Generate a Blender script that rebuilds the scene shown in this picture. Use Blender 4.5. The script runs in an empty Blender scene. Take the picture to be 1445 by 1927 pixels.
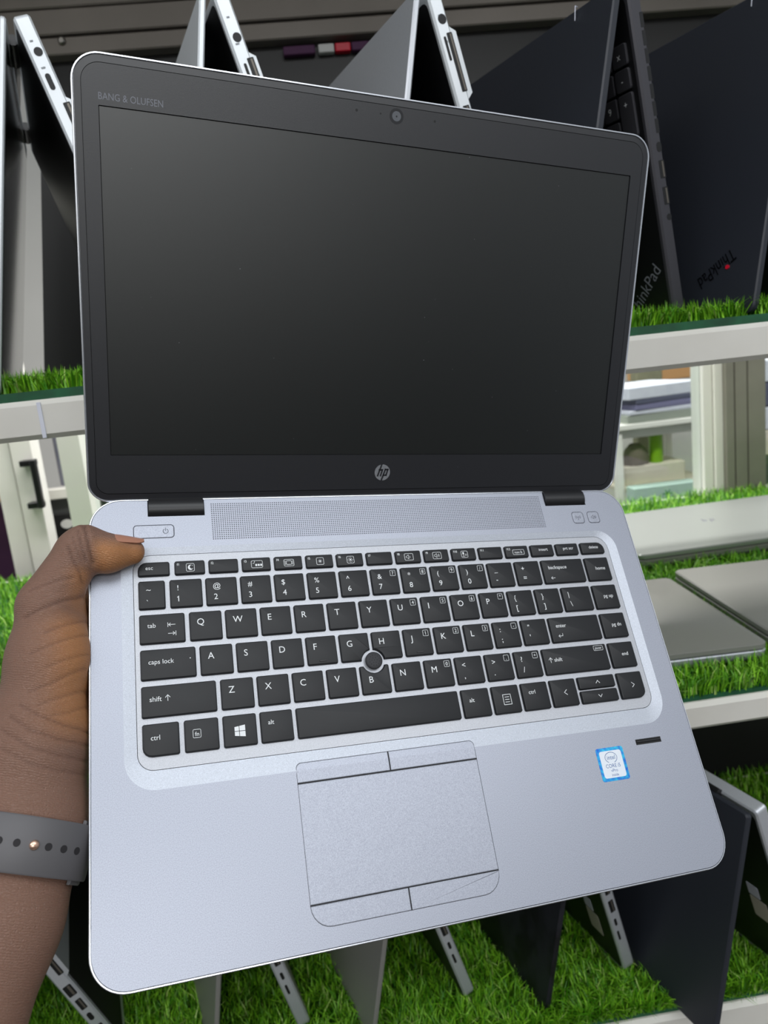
import bpy, math, random
import numpy as np
from mathutils import Matrix, Vector
from mathutils.geometry import tessellate_polygon

random.seed(7)
RNG = np.random.default_rng(7)
SC = bpy.context.scene
COL = SC.collection
R_ = math.radians

# ---------------------------------------------------------------- camera, world, lights, exposure
W2C = ((0.989393, -0.100739, -0.104656), (-0.121855, -0.183391, -0.975458), (0.079073, 0.977865, -0.193721))
FPX = 1415.33
cam_d = bpy.data.cameras.new('camera'); cam = bpy.data.objects.new('camera', cam_d); COL.objects.link(cam)
cam_d.sensor_fit = 'VERTICAL'; cam_d.sensor_height = 24.0; cam_d.sensor_width = 24.0
cam_d.lens = FPX / 1927.0 * 24.0
cam_d.clip_start = 0.02; cam_d.clip_end = 60
cam.matrix_world = Matrix(((W2C[0][0], -W2C[1][0], -W2C[2][0], 0), (W2C[0][1], -W2C[1][1], -W2C[2][1], 0),
                           (W2C[0][2], -W2C[1][2], -W2C[2][2], 0), (0, 0, 0, 1)))
cam_d.dof.use_dof = True; cam_d.dof.focus_distance = 0.395; cam_d.dof.aperture_fstop = cam_d.lens / 1.9
SC.camera = cam

wd = bpy.data.worlds.new('room_light'); SC.world = wd; wd.use_nodes = True
wd.node_tree.nodes['Background'].inputs[0].default_value = (0.86, 0.93, 1.0, 1)
wd.node_tree.nodes['Background'].inputs[1].default_value = 0.30

def area(name, loc, target, sx, sy, power, col=(1, 1, 1)):
    d = bpy.data.lights.new(name, 'AREA'); d.shape = 'RECTANGLE'; d.size = sx; d.size_y = sy; d.energy = power; d.color = col
    o = bpy.data.objects.new(name, d); COL.objects.link(o); o.location = loc
    o.rotation_euler = (Vector(target) - Vector(loc)).to_track_quat('-Z', 'Y').to_euler()
    return o
area('ceiling_panel_light', (0.60, -0.75, 1.5), (0.60, -0.75, 0), 1.7, 1.0, 12, (0.94, 0.98, 1.0))
area('ceiling_panel_light', (1.90, -1.40, 1.5), (1.90, -1.40, 0), 1.5, 1.2, 11, (0.96, 0.97, 1.0))
area('ceiling_panel_light', (-1.30, -1.0, 1.5), (-1.30, -1.0, 0), 1.5, 1.0, 15, (0.98, 0.98, 1.0))
area('ceiling_panel_light', (0.40, -2.8, 1.35), (0.40, -2.7, 0), 2.2, 0.9, 35, (0.96, 0.98, 1.0))
area('added_back_fill', (0.2, 1.12, 0.95), (0.2, 1.45, 0), 2.4, 0.10, 24, (1.0, 0.98, 0.95))  # added lamp, brightens the frame stiles and the rear closed laptop
area('far_room_light', (0.6, 2.3, 1.3), (0.6, 2.2, 0), 1.6, 0.4, 34, (1.0, 0.98, 0.95))
SC.view_settings.view_transform = 'Standard'; SC.view_settings.look = 'None'
SC.view_settings.exposure = 0.55; SC.view_settings.gamma = 1.0; SC.view_settings.use_curve_mapping = False

# ---------------------------------------------------------------- materials
def lin(r, g, b):
    f = lambda c: (c / 255 / 12.92) if c / 255 <= 0.04045 else ((c / 255 + 0.055) / 1.055) ** 2.4
    return (f(r), f(g), f(b), 1)
def mat(name, col, rough=0.5, metal=0.0, noise=None, bump=None, spec=0.5, coat=0.0, trans=0.0, alpha=None):
    """noise = (scale, amount, second colour); bump = (scale, strength, distance)"""
    m = bpy.data.materials.new(name); m.use_nodes = True
    nt = m.node_tree; b = nt.nodes['Principled BSDF']
    b.inputs['Base Color'].default_value = col; b.inputs['Roughness'].default_value = rough; b.inputs['Metallic'].default_value = metal
    b.inputs['Specular IOR Level'].default_value = spec; b.inputs['Coat Weight'].default_value = coat
    b.inputs['Transmission Weight'].default_value = trans
    tc = nt.nodes.new('ShaderNodeTexCoord')
    if noise:
        n = nt.nodes.new('ShaderNodeTexNoise'); n.inputs['Scale'].default_value = noise[0]; n.inputs['Detail'].default_value = 3
        nt.links.new(tc.outputs['Object'], n.inputs['Vector'])
        rp = nt.nodes.new('ShaderNodeMapRange'); rp.inputs[1].default_value = 0.5 - 0.5 * noise[3] if len(noise) > 3 else 0.3
        rp.inputs[2].default_value = 0.5 + 0.5 * noise[3] if len(noise) > 3 else 0.7
        rp.inputs[4].default_value = noise[1]
        nt.links.new(n.outputs['Fac'], rp.inputs[0])
        mx = nt.nodes.new('ShaderNodeMix'); mx.data_type = 'RGBA'
        mx.inputs[6].default_value = col; mx.inputs[7].default_value = noise[2]
        nt.links.new(rp.outputs[0], mx.inputs[0]); nt.links.new(mx.outputs[2], b.inputs['Base Color'])
    if bump:
        n2 = nt.nodes.new('ShaderNodeTexNoise'); n2.inputs['Scale'].default_value = bump[0]; n2.inputs['Detail'].default_value = 4
        nt.links.new(tc.outputs['Object'], n2.inputs['Vector'])
        bp = nt.nodes.new('ShaderNodeBump'); bp.inputs['Strength'].default_value = bump[1]; bp.inputs['Distance'].default_value = bump[2]
        nt.links.new(n2.outputs['Fac'], bp.inputs['Height']); nt.links.new(bp.outputs[0], b.inputs['Normal'])
    return m

M = {}
M['deck'] = mat('brushed_silver_paint', lin(146, 149, 161), 0.40, 0.5, noise=(2400, 0.9, lin(182, 186, 197), 0.5))
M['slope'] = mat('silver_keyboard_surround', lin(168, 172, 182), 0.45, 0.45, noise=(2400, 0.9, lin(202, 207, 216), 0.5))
M['tray'] = mat('keyboard_frame_silver', lin(168, 170, 176), 0.42, 0.4, noise=(2400, 0.9, lin(196, 198, 204), 0.5))
M['rim'] = mat('polished_silver_edge', lin(214, 217, 224), 0.25, 0.8)
M['seam'] = mat('dark_seam', lin(22, 22, 26), 0.7)
M['key'] = mat('black_key_plastic', lin(25, 26, 29), 0.46, spec=0.4, noise=(30, 0.5, lin(20, 21, 23)), bump=(900, 0.12, 0.0002))
M['legend'] = mat('white_key_print', lin(228, 230, 232), 0.6)
M['bezel'] = mat('black_bezel_plastic', lin(23, 24, 29), 0.40, spec=0.75, bump=(1600, 0.1, 0.0002))
M['screen'] = mat('matte_dark_display', lin(6, 10, 10), 0.35, spec=0.9, noise=(9, 0.6, lin(9, 13, 13)))
M['hinge'] = mat('satin_black_hinge', lin(24, 24, 26), 0.36)
M['greyprint'] = mat('grey_print', lin(120, 122, 130), 0.6)
M['darkprint'] = mat('dark_print', lin(74, 78, 86), 0.6)
M['lens'] = mat('camera_lens_glass', lin(95, 98, 104), 0.12, spec=0.8)
M['lensring'] = mat('camera_ring', lin(30, 31, 35), 0.3)
M['stickblue'] = mat('holographic_blue_foil', lin(28, 96, 205), 0.3, 0.3, noise=(420, 1.0, lin(50, 190, 225), 0.35))
M['stickwhite'] = mat('sticker_white', lin(222, 228, 236), 0.5)
M['inkblue'] = mat('sticker_blue_ink', lin(28, 84, 150), 0.5)
M['rubber'] = mat('pointing_stick_rubber', lin(52, 52, 55), 0.75)
M['seamgrey'] = mat('grey_button_gap', lin(66, 68, 78), 0.6)
M['black'] = mat('matt_black', lin(10, 10, 11), 0.6)
M['chip'] = mat('pale_wear_speck', lin(200, 200, 205), 0.6)
M['white'] = mat('white_shelf_paint', lin(220, 217, 209), 0.42, noise=(14, 0.7, lin(208, 204, 195)), bump=(30, 0.15, 0.002))
M['alu'] = mat('white_aluminium_frame', lin(238, 237, 230), 0.4, 0.0, noise=(10, 0.5, lin(224, 222, 213)))
M['greyalu'] = mat('grey_olive_aluminium', lin(146, 143, 132), 0.42, 0.2, noise=(8, 0.7, lin(122, 120, 110)))
M['rail'] = mat('dull_brown_grey_rail', lin(142, 134, 126), 0.5, 0.2, noise=(6, 0.8, lin(120, 113, 105)))
M['darkpanel'] = mat('dark_back_panel', lin(24, 23, 22), 0.45, noise=(5, 0.8, lin(15, 15, 14)))
M['greenedge'] = mat('green_mat_backing', lin(14, 62, 38), 0.5, noise=(60, 0.8, lin(20, 92, 56)))
M['soil'] = mat('turf_base', lin(16, 34, 10), 0.9)
M['lsilver'] = mat('silver_laptop_shell', lin(196, 199, 204), 0.36, 0.5, noise=(700, 0.5, lin(208, 211, 216)))
M['lwhite'] = mat('bright_silver_shell', lin(224, 228, 231), 0.36, 0.3)
M['lgrey'] = mat('warm_grey_shell', lin(150, 149, 144), 0.38, 0.4)
M['lpale'] = mat('pale_grey_shell', lin(146, 150, 146), 0.36, 0.4)
M['lblack'] = mat('black_laptop_lid', lin(41, 44, 52), 0.42, noise=(4, 0.5, lin(38, 41, 48)), bump=(1500, 0.06, 0.0002))
M['lworn'] = mat('worn_black_lid', lin(30, 30, 37), 0.45, noise=(26, 1.0, lin(12, 12, 16), 0.12), bump=(26, 0.5, 0.002))
M['lgraph'] = mat('graphite_side', lin(68, 67, 72), 0.42, 0.3)
M['inner'] = mat('dark_keyboard_side', lin(16, 16, 18), 0.45)
M['gloss'] = mat('glossy_dark_screen', lin(8, 8, 10), 0.08)
M['port'] = mat('port_recess', lin(12, 12, 13), 0.5)
M['portmetal'] = mat('port_metal_lip', lin(112, 106, 98), 0.35, 0.6)
M['red'] = mat('red_dot', lin(214, 20, 50), 0.4)
M['logo'] = mat('dark_chrome_letters', lin(20, 20, 24), 0.2, 0.6)
M['band'] = mat('grey_silicone', lin(90, 88, 90), 0.5, bump=(900, 0.05, 0.0002))
M['bandhole'] = mat('strap_hole_shadow', lin(34, 32, 34), 0.8)
M['rose'] = mat('rose_gold_stud', lin(222, 182, 160), 0.25, 0.9)
M['nail'] = mat('fingernail', lin(172, 122, 100), 0.32, spec=0.5)
M['paper'] = mat('paper_sheets', lin(214, 216, 226), 0.7, noise=(40, 0.5, lin(196, 198, 214)))
M['lilac'] = mat('lilac_folder', lin(120, 118, 150), 0.6)
M['slate'] = mat('slate_folder', lin(86, 88, 108), 0.6)
M['sage'] = mat('sage_folder', lin(146, 152, 142), 0.6)
M['mint'] = mat('mint_tray', lin(176, 200, 192), 0.5)
M['mintdark'] = mat('green_mark', lin(84, 150, 112), 0.5)
M['lime'] = mat('lime_green_plastic', lin(120, 170, 20), 0.35)
M['cream'] = mat('cream_box', lin(200, 192, 176), 0.6)
M['tan'] = mat('tan_cardboard', lin(186, 140, 92), 0.7)
M['brown'] = mat('brown_cloth', lin(96, 84, 76), 0.8)
M['navy'] = mat('navy_screen', lin(42, 52, 66), 0.5)
M['olive'] = mat('olive_curtain', lin(132, 130, 104), 0.7, noise=(12, 0.8, lin(112, 110, 90)))
M['wallwhite'] = mat('pale_wall_paint', lin(206, 204, 198), 0.7, noise=(3, 0.4, lin(194, 192, 186)))
M['floor'] = mat('dark_tiled_floor', lin(92, 88, 84), 0.35, noise=(5, 0.6, lin(76, 72, 68)))
M['bluegrey'] = mat('blue_grey_sheet', lin(122, 124, 136), 0.6, noise=(14, 1.0, lin(94, 98, 112)))
M['darkgrey'] = mat('dark_grey_case', lin(64, 66, 66), 0.5)
M['purple'] = mat('purple_cloth', lin(84, 46, 82), 0.7)
M['spot'] = mat('pale_socket', lin(214, 214, 210), 0.5)
M['yellow'] = mat('yellow_green_tag', lin(150, 156, 70), 0.6)
M['steel'] = mat('steel_screw', lin(170, 165, 158), 0.3, 0.9)

gl = bpy.data.materials.new('clear_pane'); gl.use_nodes = True; nt = gl.node_tree
for n in list(nt.nodes): nt.nodes.remove(n)
_o = nt.nodes.new('ShaderNodeOutputMaterial'); _m = nt.nodes.new('ShaderNodeMixShader'); _t = nt.nodes.new('ShaderNodeBsdfTransparent')
_g = nt.nodes.new('ShaderNodeBsdfGlossy'); _g.inputs['Roughness'].default_value = 0.03
_t.inputs[0].default_value = (0.93, 0.96, 0.95, 1); _m.inputs[0].default_value = 0.07
nt.links.new(_t.outputs[0], _m.inputs[1]); nt.links.new(_g.outputs[0], _m.inputs[2]); nt.links.new(_m.outputs[0], _o.inputs[0])
M['glass'] = gl

def attr_mat(name, rough, bump=None, sss=0.0, trans=0.0):
    m = bpy.data.materials.new(name); m.use_nodes = True; nt = m.node_tree; b = nt.nodes['Principled BSDF']
    a = nt.nodes.new('ShaderNodeVertexColor'); a.layer_name = 'tint'
    nt.links.new(a.outputs['Color'], b.inputs['Base Color']); b.inputs['Roughness'].default_value = rough
    if sss:
        b.inputs['Subsurface Weight'].default_value = sss; b.inputs['Subsurface Radius'].default_value = (1.0, 0.35, 0.2)
        b.inputs['Subsurface Scale'].default_value = 0.0022
    return m, nt, b
M['grass'], _, gb = attr_mat('artificial_grass_blades', 0.45)
gb.inputs['Specular IOR Level'].default_value = 0.4
M['skin'], nt, sb = attr_mat('brown_skin', 0.46, sss=0.12)
tc = nt.nodes.new('ShaderNodeTexCoord')
v1 = nt.nodes.new('ShaderNodeTexVoronoi'); v1.feature = 'DISTANCE_TO_EDGE'; v1.inputs['Scale'].default_value = 1250
mp = nt.nodes.new('ShaderNodeMapping'); mp.inputs['Scale'].default_value = (0.45, 1.1, 1.0); mp.inputs['Rotation'].default_value = (0, 0, 0.35)
nt.links.new(tc.outputs['Object'], mp.inputs[0]); nt.links.new(mp.outputs[0], v1.inputs['Vector'])
n1 = nt.nodes.new('ShaderNodeTexNoise'); n1.inputs['Scale'].default_value = 480; n1.inputs['Detail'].default_value = 5
nt.links.new(tc.outputs['Object'], n1.inputs['Vector'])
mr = nt.nodes.new('ShaderNodeMapRange'); mr.inputs[2].default_value = 0.12
nt.links.new(v1.outputs['Distance'], mr.inputs[0])
wv = nt.nodes.new('ShaderNodeTexWave'); wv.bands_direction = 'Y'; wv.inputs['Scale'].default_value = 300; wv.inputs['Distortion'].default_value = 7.0
wv.inputs['Detail'].default_value = 2.5; wv.inputs['Detail Scale'].default_value = 0.6
mp2 = nt.nodes.new('ShaderNodeMapping'); mp2.inputs['Rotation'].default_value = (0, 0, 0.30); nt.links.new(tc.outputs['Object'], mp2.inputs[0]); nt.links.new(mp2.outputs[0], wv.inputs['Vector'])
ad2 = nt.nodes.new('ShaderNodeMath'); ad2.operation = 'MULTIPLY_ADD'; ad2.inputs[1].default_value = 0.55; nt.links.new(wv.outputs['Fac'], ad2.inputs[0]); nt.links.new(mr.outputs[0], ad2.inputs[2])
ad = nt.nodes.new('ShaderNodeMath'); ad.operation = 'ADD'; nt.links.new(ad2.outputs[0], ad.inputs[0]); nt.links.new(n1.outputs['Fac'], ad.inputs[1])
bp = nt.nodes.new('ShaderNodeBump'); bp.inputs['Strength'].default_value = 0.42; bp.inputs['Distance'].default_value = 0.0007
nt.links.new(ad.outputs[0], bp.inputs['Height']); nt.links.new(bp.outputs[0], sb.inputs['Normal'])
sb.inputs['Specular IOR Level'].default_value = 0.35

# ---------------------------------------------------------------- mesh helpers
class MB:
    def __init__(s): s.v = []; s.f = []; s.m = []
    def add(s, vs, fs, mi=0):
        k = len(s.v); s.v += [tuple(p) for p in vs]; s.f += [[i + k for i in f] for f in fs]; s.m += [mi] * len(fs); return s
    def box(s, x0, y0, z0, x1, y1, z1, mi=0):
        return s.add([(x0, y0, z0), (x1, y0, z0), (x1, y1, z0), (x0, y1, z0), (x0, y0, z1), (x1, y0, z1), (x1, y1, z1), (x0, y1, z1)],
                     [(0, 3, 2, 1), (4, 5, 6, 7), (0, 1, 5, 4), (1, 2, 6, 5), (2, 3, 7, 6), (3, 0, 4, 7)], mi)
    def bbox(s, x0, y0, z0, x1, y1, z1, b, mi=0):          # box with bevelled vertical edges and top/bottom
        o = rr(x0, y0, x1, y1, b, 3)
        return s.loft([(inset(o, b * .5), z0), (o, z0 + b * .5), (o, z1 - b * .5), (inset(o, b * .5), z1)], mi)
    def loft(s, loops, mi=0, cap0=True, cap1=True):        # loops: (2d points, z) bottom to top, or lists of 3d points
        k = []; vs = []; fs = []
        for L in loops:
            pts = [(x, y, L[1]) for x, y in L[0]] if isinstance(L, tuple) else L
            k.append(len(vs)); vs += pts
        n = len(vs) // len(loops)
        for a, b in zip(k[:-1], k[1:]):
            for i in range(n):
                j = (i + 1) % n; fs.append((a + i, a + j, b + j, b + i))
        if cap0: fs.append(tuple(k[0] + i for i in reversed(range(n))))
        if cap1: fs.append(tuple(k[-1] + i for i in range(n)))
        return s.add(vs, fs, mi)
    def plate(s, outer, holes, z, mi=0):                   # flat face with holes
        loops = [outer] + holes
        tris = tessellate_polygon([[Vector((x, y, 0)) for x, y in L] for L in loops])
        flat = [(x, y, z) for L in loops for x, y in L]
        out = []
        for t in tris:
            a, b, c = (flat[i] for i in t)
            cr = (b[0] - a[0]) * (c[1] - a[1]) - (b[1] - a[1]) * (c[0] - a[0])
            if abs(cr) > 1e-12: out.append(tuple(t) if cr > 0 else tuple(reversed(t)))
        return s.add(flat, out, mi)
    def wall(s, loop, z0, z1, mi=0):
        n = len(loop)
        return s.add([(x, y, z0) for x, y in loop] + [(x, y, z1) for x, y in loop], [(i, (i + 1) % n, n + (i + 1) % n, n + i) for i in range(n)], mi)
    def tube(s, pts, r, n=10, mi=0, cap=True):
        pts = [Vector(p) for p in pts]; rs = r if isinstance(r, (list, tuple)) else [r] * len(pts); loops = []
        for i, p in enumerate(pts):
            t = (pts[min(i + 1, len(pts) - 1)] - pts[max(i - 1, 0)]).normalized()
            u = t.cross(Vector((0, 0, 1)) if abs(t.z) < .9 else Vector((1, 0, 0))).normalized(); w = t.cross(u)
            loops.append([tuple(p + (u * math.cos(a) - w * math.sin(a)) * rs[i]) for a in [2 * math.pi * k / n for k in range(n)]])
        return s.loft(loops, mi, cap, cap)
    def build(s, name, mats, parent=None, fn=None, scale=1.0, smooth=None):
        me = bpy.data.meshes.new(name)
        v = [fn(*p) for p in s.v] if fn else s.v
        me.from_pydata([(p[0] * scale, p[1] * scale, p[2] * scale) for p in v], [], s.f)
        mats = mats if isinstance(mats, (list, tuple)) else [mats]
        for q in mats: me.materials.append(M[q])
        if len(mats) > 1: me.polygons.foreach_set('material_index', s.m)
        if smooth is not None:
            me.polygons.foreach_set('use_smooth', [True] * len(me.polygons)); me.set_sharp_from_angle(angle=R_(smooth))
        me.update()
        return link(name, me, parent)
def link(name, me, parent=None):
    o = bpy.data.objects.new(name, me); COL.objects.link(o)
    if parent is not None: o.parent = parent
    return o
def tag(o, label=None, cat=None, group=None, kind=None):
    for k, v in (('label', label), ('category', cat), ('group', group), ('kind', kind)):
        if v: o[k] = v
    return o
def empty(name, loc=(0, 0, 0), rz=0.0, label=None, cat=None, group=None):
    o = bpy.data.objects.new(name, None); COL.objects.link(o); o.location = loc; o.rotation_euler = (0, 0, rz); o.empty_display_size = .05
    return tag(o, label, cat, group)
def rr(x0, y0, x1, y1, r, n=5):                            # rounded rectangle, counter-clockwise; r one radius or (bl, br, tr, tl)
    r = r if isinstance(r, (list, tuple)) else (r,) * 4
    out = []
    for (cx, cy, a0), q in zip(((x0, y0, 180), (x1, y0, 270), (x1, y1, 0), (x0, y1, 90)), r):
        sx = 1 if cx == x0 else -1; sy = 1 if cy == y0 else -1
        for k in range(n + 1):
            a = R_(a0 + 90 * k / n); out.append((cx + sx * q + q * math.cos(a), cy + sy * q + q * math.sin(a)))
    return out
def inset(loop, d):                                        # move a counter-clockwise loop inwards
    n = len(loop); out = []
    for i in range(n):
        k = 1
        while k < n and math.dist(loop[i - k], loop[i]) < 1e-7: k += 1
        a = loop[i - k]; b = loop[i]; k = 1
        while k < n and math.dist(loop[(i + k) % n], loop[i]) < 1e-7: k += 1
        c = loop[(i + k) % n]
        u = (b[0] - a[0], b[1] - a[1]); w = (c[0] - b[0], c[1] - b[1]); lu = math.hypot(*u); lw = math.hypot(*w)
        n1 = (-u[1] / lu, u[0] / lu); n2 = (-w[1] / lw, w[0] / lw); q = (n1[0] + n2[0], n1[1] + n2[1]); m = max(.35, (q[0] ** 2 + q[1] ** 2) / 2)
        out.append((b[0] + q[0] * d / m, b[1] + q[1] * d / m))
    return out
_tx = {}
def glyphs(body):                                          # flat text as (verts, faces), size 1, origin at baseline left
    if body not in _tx:
        cu = bpy.data.curves.new('t', 'FONT'); cu.body = body; cu.size = 1; cu.resolution_u = 3; cu.fill_mode = 'FRONT'
        ob = bpy.data.objects.new('t', cu); me = bpy.data.meshes.new_from_object(ob)
        vs = [(v.co.x, v.co.y) for v in me.vertices]; fs = [tuple(p.vertices) for p in me.polygons]
        bpy.data.objects.remove(ob); bpy.data.curves.remove(cu); bpy.data.meshes.remove(me)
        _tx[body] = (vs, fs)
    return _tx[body]
_cap = max(y for x, y in glyphs('E')[0])
def text(mb, body, x, y, cap, z, mi=0, sx=1.0, align='l', shear=0.0):
    vs, fs = glyphs(body)
    if not vs: return
    if body == '1': stroke(mb, [(x + (0 if align == 'c' else .1) * cap, y + cap * .93), (x - (.22 if align == 'c' else .12) * cap, y + cap * .76)], cap * .11, z, mi)
    k = cap / _cap; x0 = min(p[0] for p in vs); x1 = max(p[0] for p in vs)
    off = {'l': -x0, 'c': -(x0 + x1) / 2, 'r': -x1}[align]
    mb.add([(x + ((px + off) + shear * py) * k * sx, y + py * k, z) for px, py in vs], fs, mi)
def text_fit(mb, body, x0, x1, y, cap, z, mi=0):
    vs, _ = glyphs(body); w = (max(p[0] for p in vs) - min(p[0] for p in vs)) * cap / _cap
    text(mb, body, x0, y, cap, z, mi, (x1 - x0) / w)
def stroke(mb, pts, w, z, mi=0, closed=False):             # flat line of width w
    n = len(pts); seg = n if closed else n - 1
    for i in range(seg):
        a = pts[i]; b = pts[(i + 1) % n]; d = (b[0] - a[0], b[1] - a[1]); L = math.hypot(*d)
        if L < 1e-9: continue
        e = (d[0] / L * w / 2, d[1] / L * w / 2); p = (-e[1], e[0])
        mb.add([(a[0] - e[0] - p[0], a[1] - e[1] - p[1], z), (b[0] + e[0] - p[0], b[1] + e[1] - p[1], z),
                (b[0] + e[0] + p[0], b[1] + e[1] + p[1], z), (a[0] - e[0] + p[0], a[1] - e[1] + p[1], z)], [(0, 1, 2, 3)], mi)
def disc(mb, cx, cy, r, z, mi=0, n=20):
    mb.add([(cx + r * math.cos(2 * math.pi * k / n), cy + r * math.sin(2 * math.pi * k / n), z) for k in range(n)], [tuple(range(n))], mi)

# ---------------------------------------------------------------- the setting
def struct(mb, name, m, **k):
    o = mb.build(name, m, **k); o['kind'] = 'structure'; return o
YF = 0.62                                                  # front plane of the shelves
struct(MB().box(-4, -3.5, -1.45, 4, 4.2, -1.4), 'floor', 'floor')
struct(MB().box(-4, 4.0, -1.4, 4, 4.1, 1.6), 'wall_back', 'wallwhite')
struct(MB().box(-4, -3.5, 0.0, 4, -3.4, 1.6), 'wall_front', 'wallwhite')
struct(MB().box(-4, -3.5, -1.4, 4, -3.2, 0.0), 'dark_reflection_block', 'darkpanel')  # unseen dark block added so the lower screen reflects something dark

# ---------------------------------------------------------------- the held laptop (millimetres in the frame of its deck: x right, y towards the hinge, z out of the deck)
BM = ((0.967584, -0.011721, 0.252277), (0.214061, 0.568123, -0.794616), (-0.134011, 0.82286, 0.552216))
BO = (-0.12339, 0.284197, -0.250116)
BASE = Matrix([[*BM[i], BO[i]] for i in range(3)] + [[0, 0, 0, 1]])
lap = empty('open_laptop', label='open silver laptop with black keys held up in the hand, screen dark', cat='laptop')
lap.matrix_world = BASE
MM = 0.001
WB, DB = 338.0, 235.72
full = rr(0, 0, WB, DB, 17, 10)
b = MB()
b.loft([(inset(full, 12), -18.9), (inset(full, 8), -16.5), (inset(full, 0.4), -5), (full, -2), (inset(full, .05), -.8), (inset(full, .45), -.05),
        (inset(full, .95), -.05), (inset(full, 1.05), -.3), (inset(full, 1.05), -2.7)])
b.build('base_shell', 'rim', lap, scale=MM, smooth=40)
# deck with hinge notches, sunken keyboard surround and grille cut-out
HN = ((30.6, 61.3), (279.0, 309.4)); HY = 224.7
o = inset(full, 1.3); yt = max(p[1] for p in o)
n4 = 11
deck_o = o[:3 * n4]
for x0, x1 in reversed(HN): deck_o += [(x1, yt), (x1, HY), (x0, HY), (x0, yt)]
deck_o += o[3 * n4:]
O1 = rr(16, 81.3, 323.6, 206, (15, 15, 13, 13), 8); O2 = rr(22, 90.4, 317.6, 202.2, (8, 8, 9, 9), 8)
GR = (64.6, 209.4, 275.8, 232.2)
grl = rr(*GR, .4, 1)
RZ = -1.15
b = MB(); b.plate(deck_o, [O1, grl], 0); b.wall(deck_o, -2.2, 0)
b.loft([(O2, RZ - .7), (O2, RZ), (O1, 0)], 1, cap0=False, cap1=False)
# the ring was built upwards from the seam: its faces must look into the well
b.f[-2 * len(O1):] = [list(reversed(f)) for f in b.f[-2 * len(O1):]]
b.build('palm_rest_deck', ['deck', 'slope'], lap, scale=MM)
# perforated grille
b = MB(); nx, ny = 175, 19; px = (GR[2] - GR[0]) / nx; py = (GR[3] - GR[1]) / ny; r = .33
a8 = [(math.cos(R_(45 * k + 45)), math.sin(R_(45 * k + 45))) for k in range(8)]
sq = [(1, 1), (0, 1), (-1, 1), (-1, 0), (-1, -1), (0, -1), (1, -1), (1, 0)]
fc = [(k, (k + 1) % 8, 8 + (k + 1) % 8, 8 + k) for k in range(8)]
for i in range(nx):
    for j in range(ny):
        cx = GR[0] + (i + .5) * px; cy = GR[1] + (j + .5) * py
        b.add([(cx + u * px / 2, cy + w * py / 2, 0) for u, w in sq] + [(cx + u * r, cy + w * r, 0) for u, w in a8] , fc)
tag(b.build('speaker_grille', 'deck', lap, scale=MM), kind='stuff')
MB().box(GR[0], GR[1], -1.5, GR[2], GR[3], -.55).build('speaker_recess', 'seam', lap, scale=MM)
# keyboard frame plate
t2 = inset(O2, .28)
b = MB(); b.loft([(t2, RZ - .9), (t2, RZ)])
b.build('keyboard_frame', 'tray', lap, scale=MM)
MB().loft([(inset(O2, -1), -2.65), (inset(O2, -1), -2.55)]).build('seam_floor', 'seam', lap, scale=MM)

# keys
P = 18.7; KW = 17.0; KH = 15.9
def rowy(k): return 96.6 + 18.65 * k
PS = (146.75, 133.4)                                       # pointing stick
KT = 0.75                                                  # top of the keys
ZL = KT + .03
def key(x0, x1, y0, y1, radii=1.1, cut=False, n=4):
    loop = rr(x0, y0, x1, y1, radii, n)
    if cut:
        dense = []
        for i, p in enumerate(loop):
            q = loop[(i + 1) % len(loop)]; L = math.dist(p, q); m = max(1, int(L / .8))
            dense += [(p[0] + (q[0] - p[0]) * k / m, p[1] + (q[1] - p[1]) * k / m) for k in range(m)]
        loop = []
        for p in dense:
            d = math.dist(p, PS)
            if d < 6.4: p = (PS[0] + (p[0] - PS[0]) / max(d, .01) * 6.4, PS[1] + (p[1] - PS[1]) / max(d, .01) * 6.4)
            loop.append(p)
    ox, oy = (x0 + x1) / 2, (y0 + y1) / 2
    loop = [(p[0] - ox, p[1] - oy) for p in loop]
    b = MB(); b.loft([(loop, RZ), (inset(loop, .3), KT - .35), (inset(loop, .42), KT - .1), (inset(loop, .75), KT)], cap0=False)
    o = b.build('keyboard_key', 'key', lap, scale=MM, smooth=50); o.location = (ox * MM, oy * MM, 0)
    return o, ox, oy
_kd = {}
def std_key(x0, x1, y0, y1, **kw):                         # alike keys share one mesh
    kk = (round(x1 - x0, 2), round(y1 - y0, 2))
    if not kw and kk in _kd:
        o = _kd[kk].copy(); COL.objects.link(o); o.parent = lap
        ox, oy = (x0 + x1) / 2, (y0 + y1) / 2; o.location = (ox * MM, oy * MM, 0); return o, ox, oy
    r = key(x0, x1, y0, y1, **kw)
    if not kw: _kd[kk] = r[0]
    return r
def legend(k, fn):                                         # fn draws with absolute deck coordinates
    o, ox, oy = k; b = MB(); fn(b)
    if b.v: b.build('key_legend', 'legend', o, fn=lambda x, y, z: (x - ox, y - oy, z), scale=MM)
def numbox(b, x, y, s, body):                              # small boxed character at a key's corner
    stroke(b, rr(x, y, x + s, y + s * 1.08, .35, 2), .2, ZL, closed=True)
    if body: text(b, body, x + s / 2, y + s * .22, s * .62, ZL, align='c')
def arrow(b, x0, x1, y, h=.8, bar=None):
    stroke(b, [(x0, y), (x1, y)], .26, ZL); d = .9 if x1 < x0 else -.9
    stroke(b, [(x1 + d, y + h), (x1, y), (x1 + d, y - h)], .26, ZL)
    if bar: stroke(b, [(bar, y - 1.1), (bar, y + 1.1)], .26, ZL)

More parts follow.
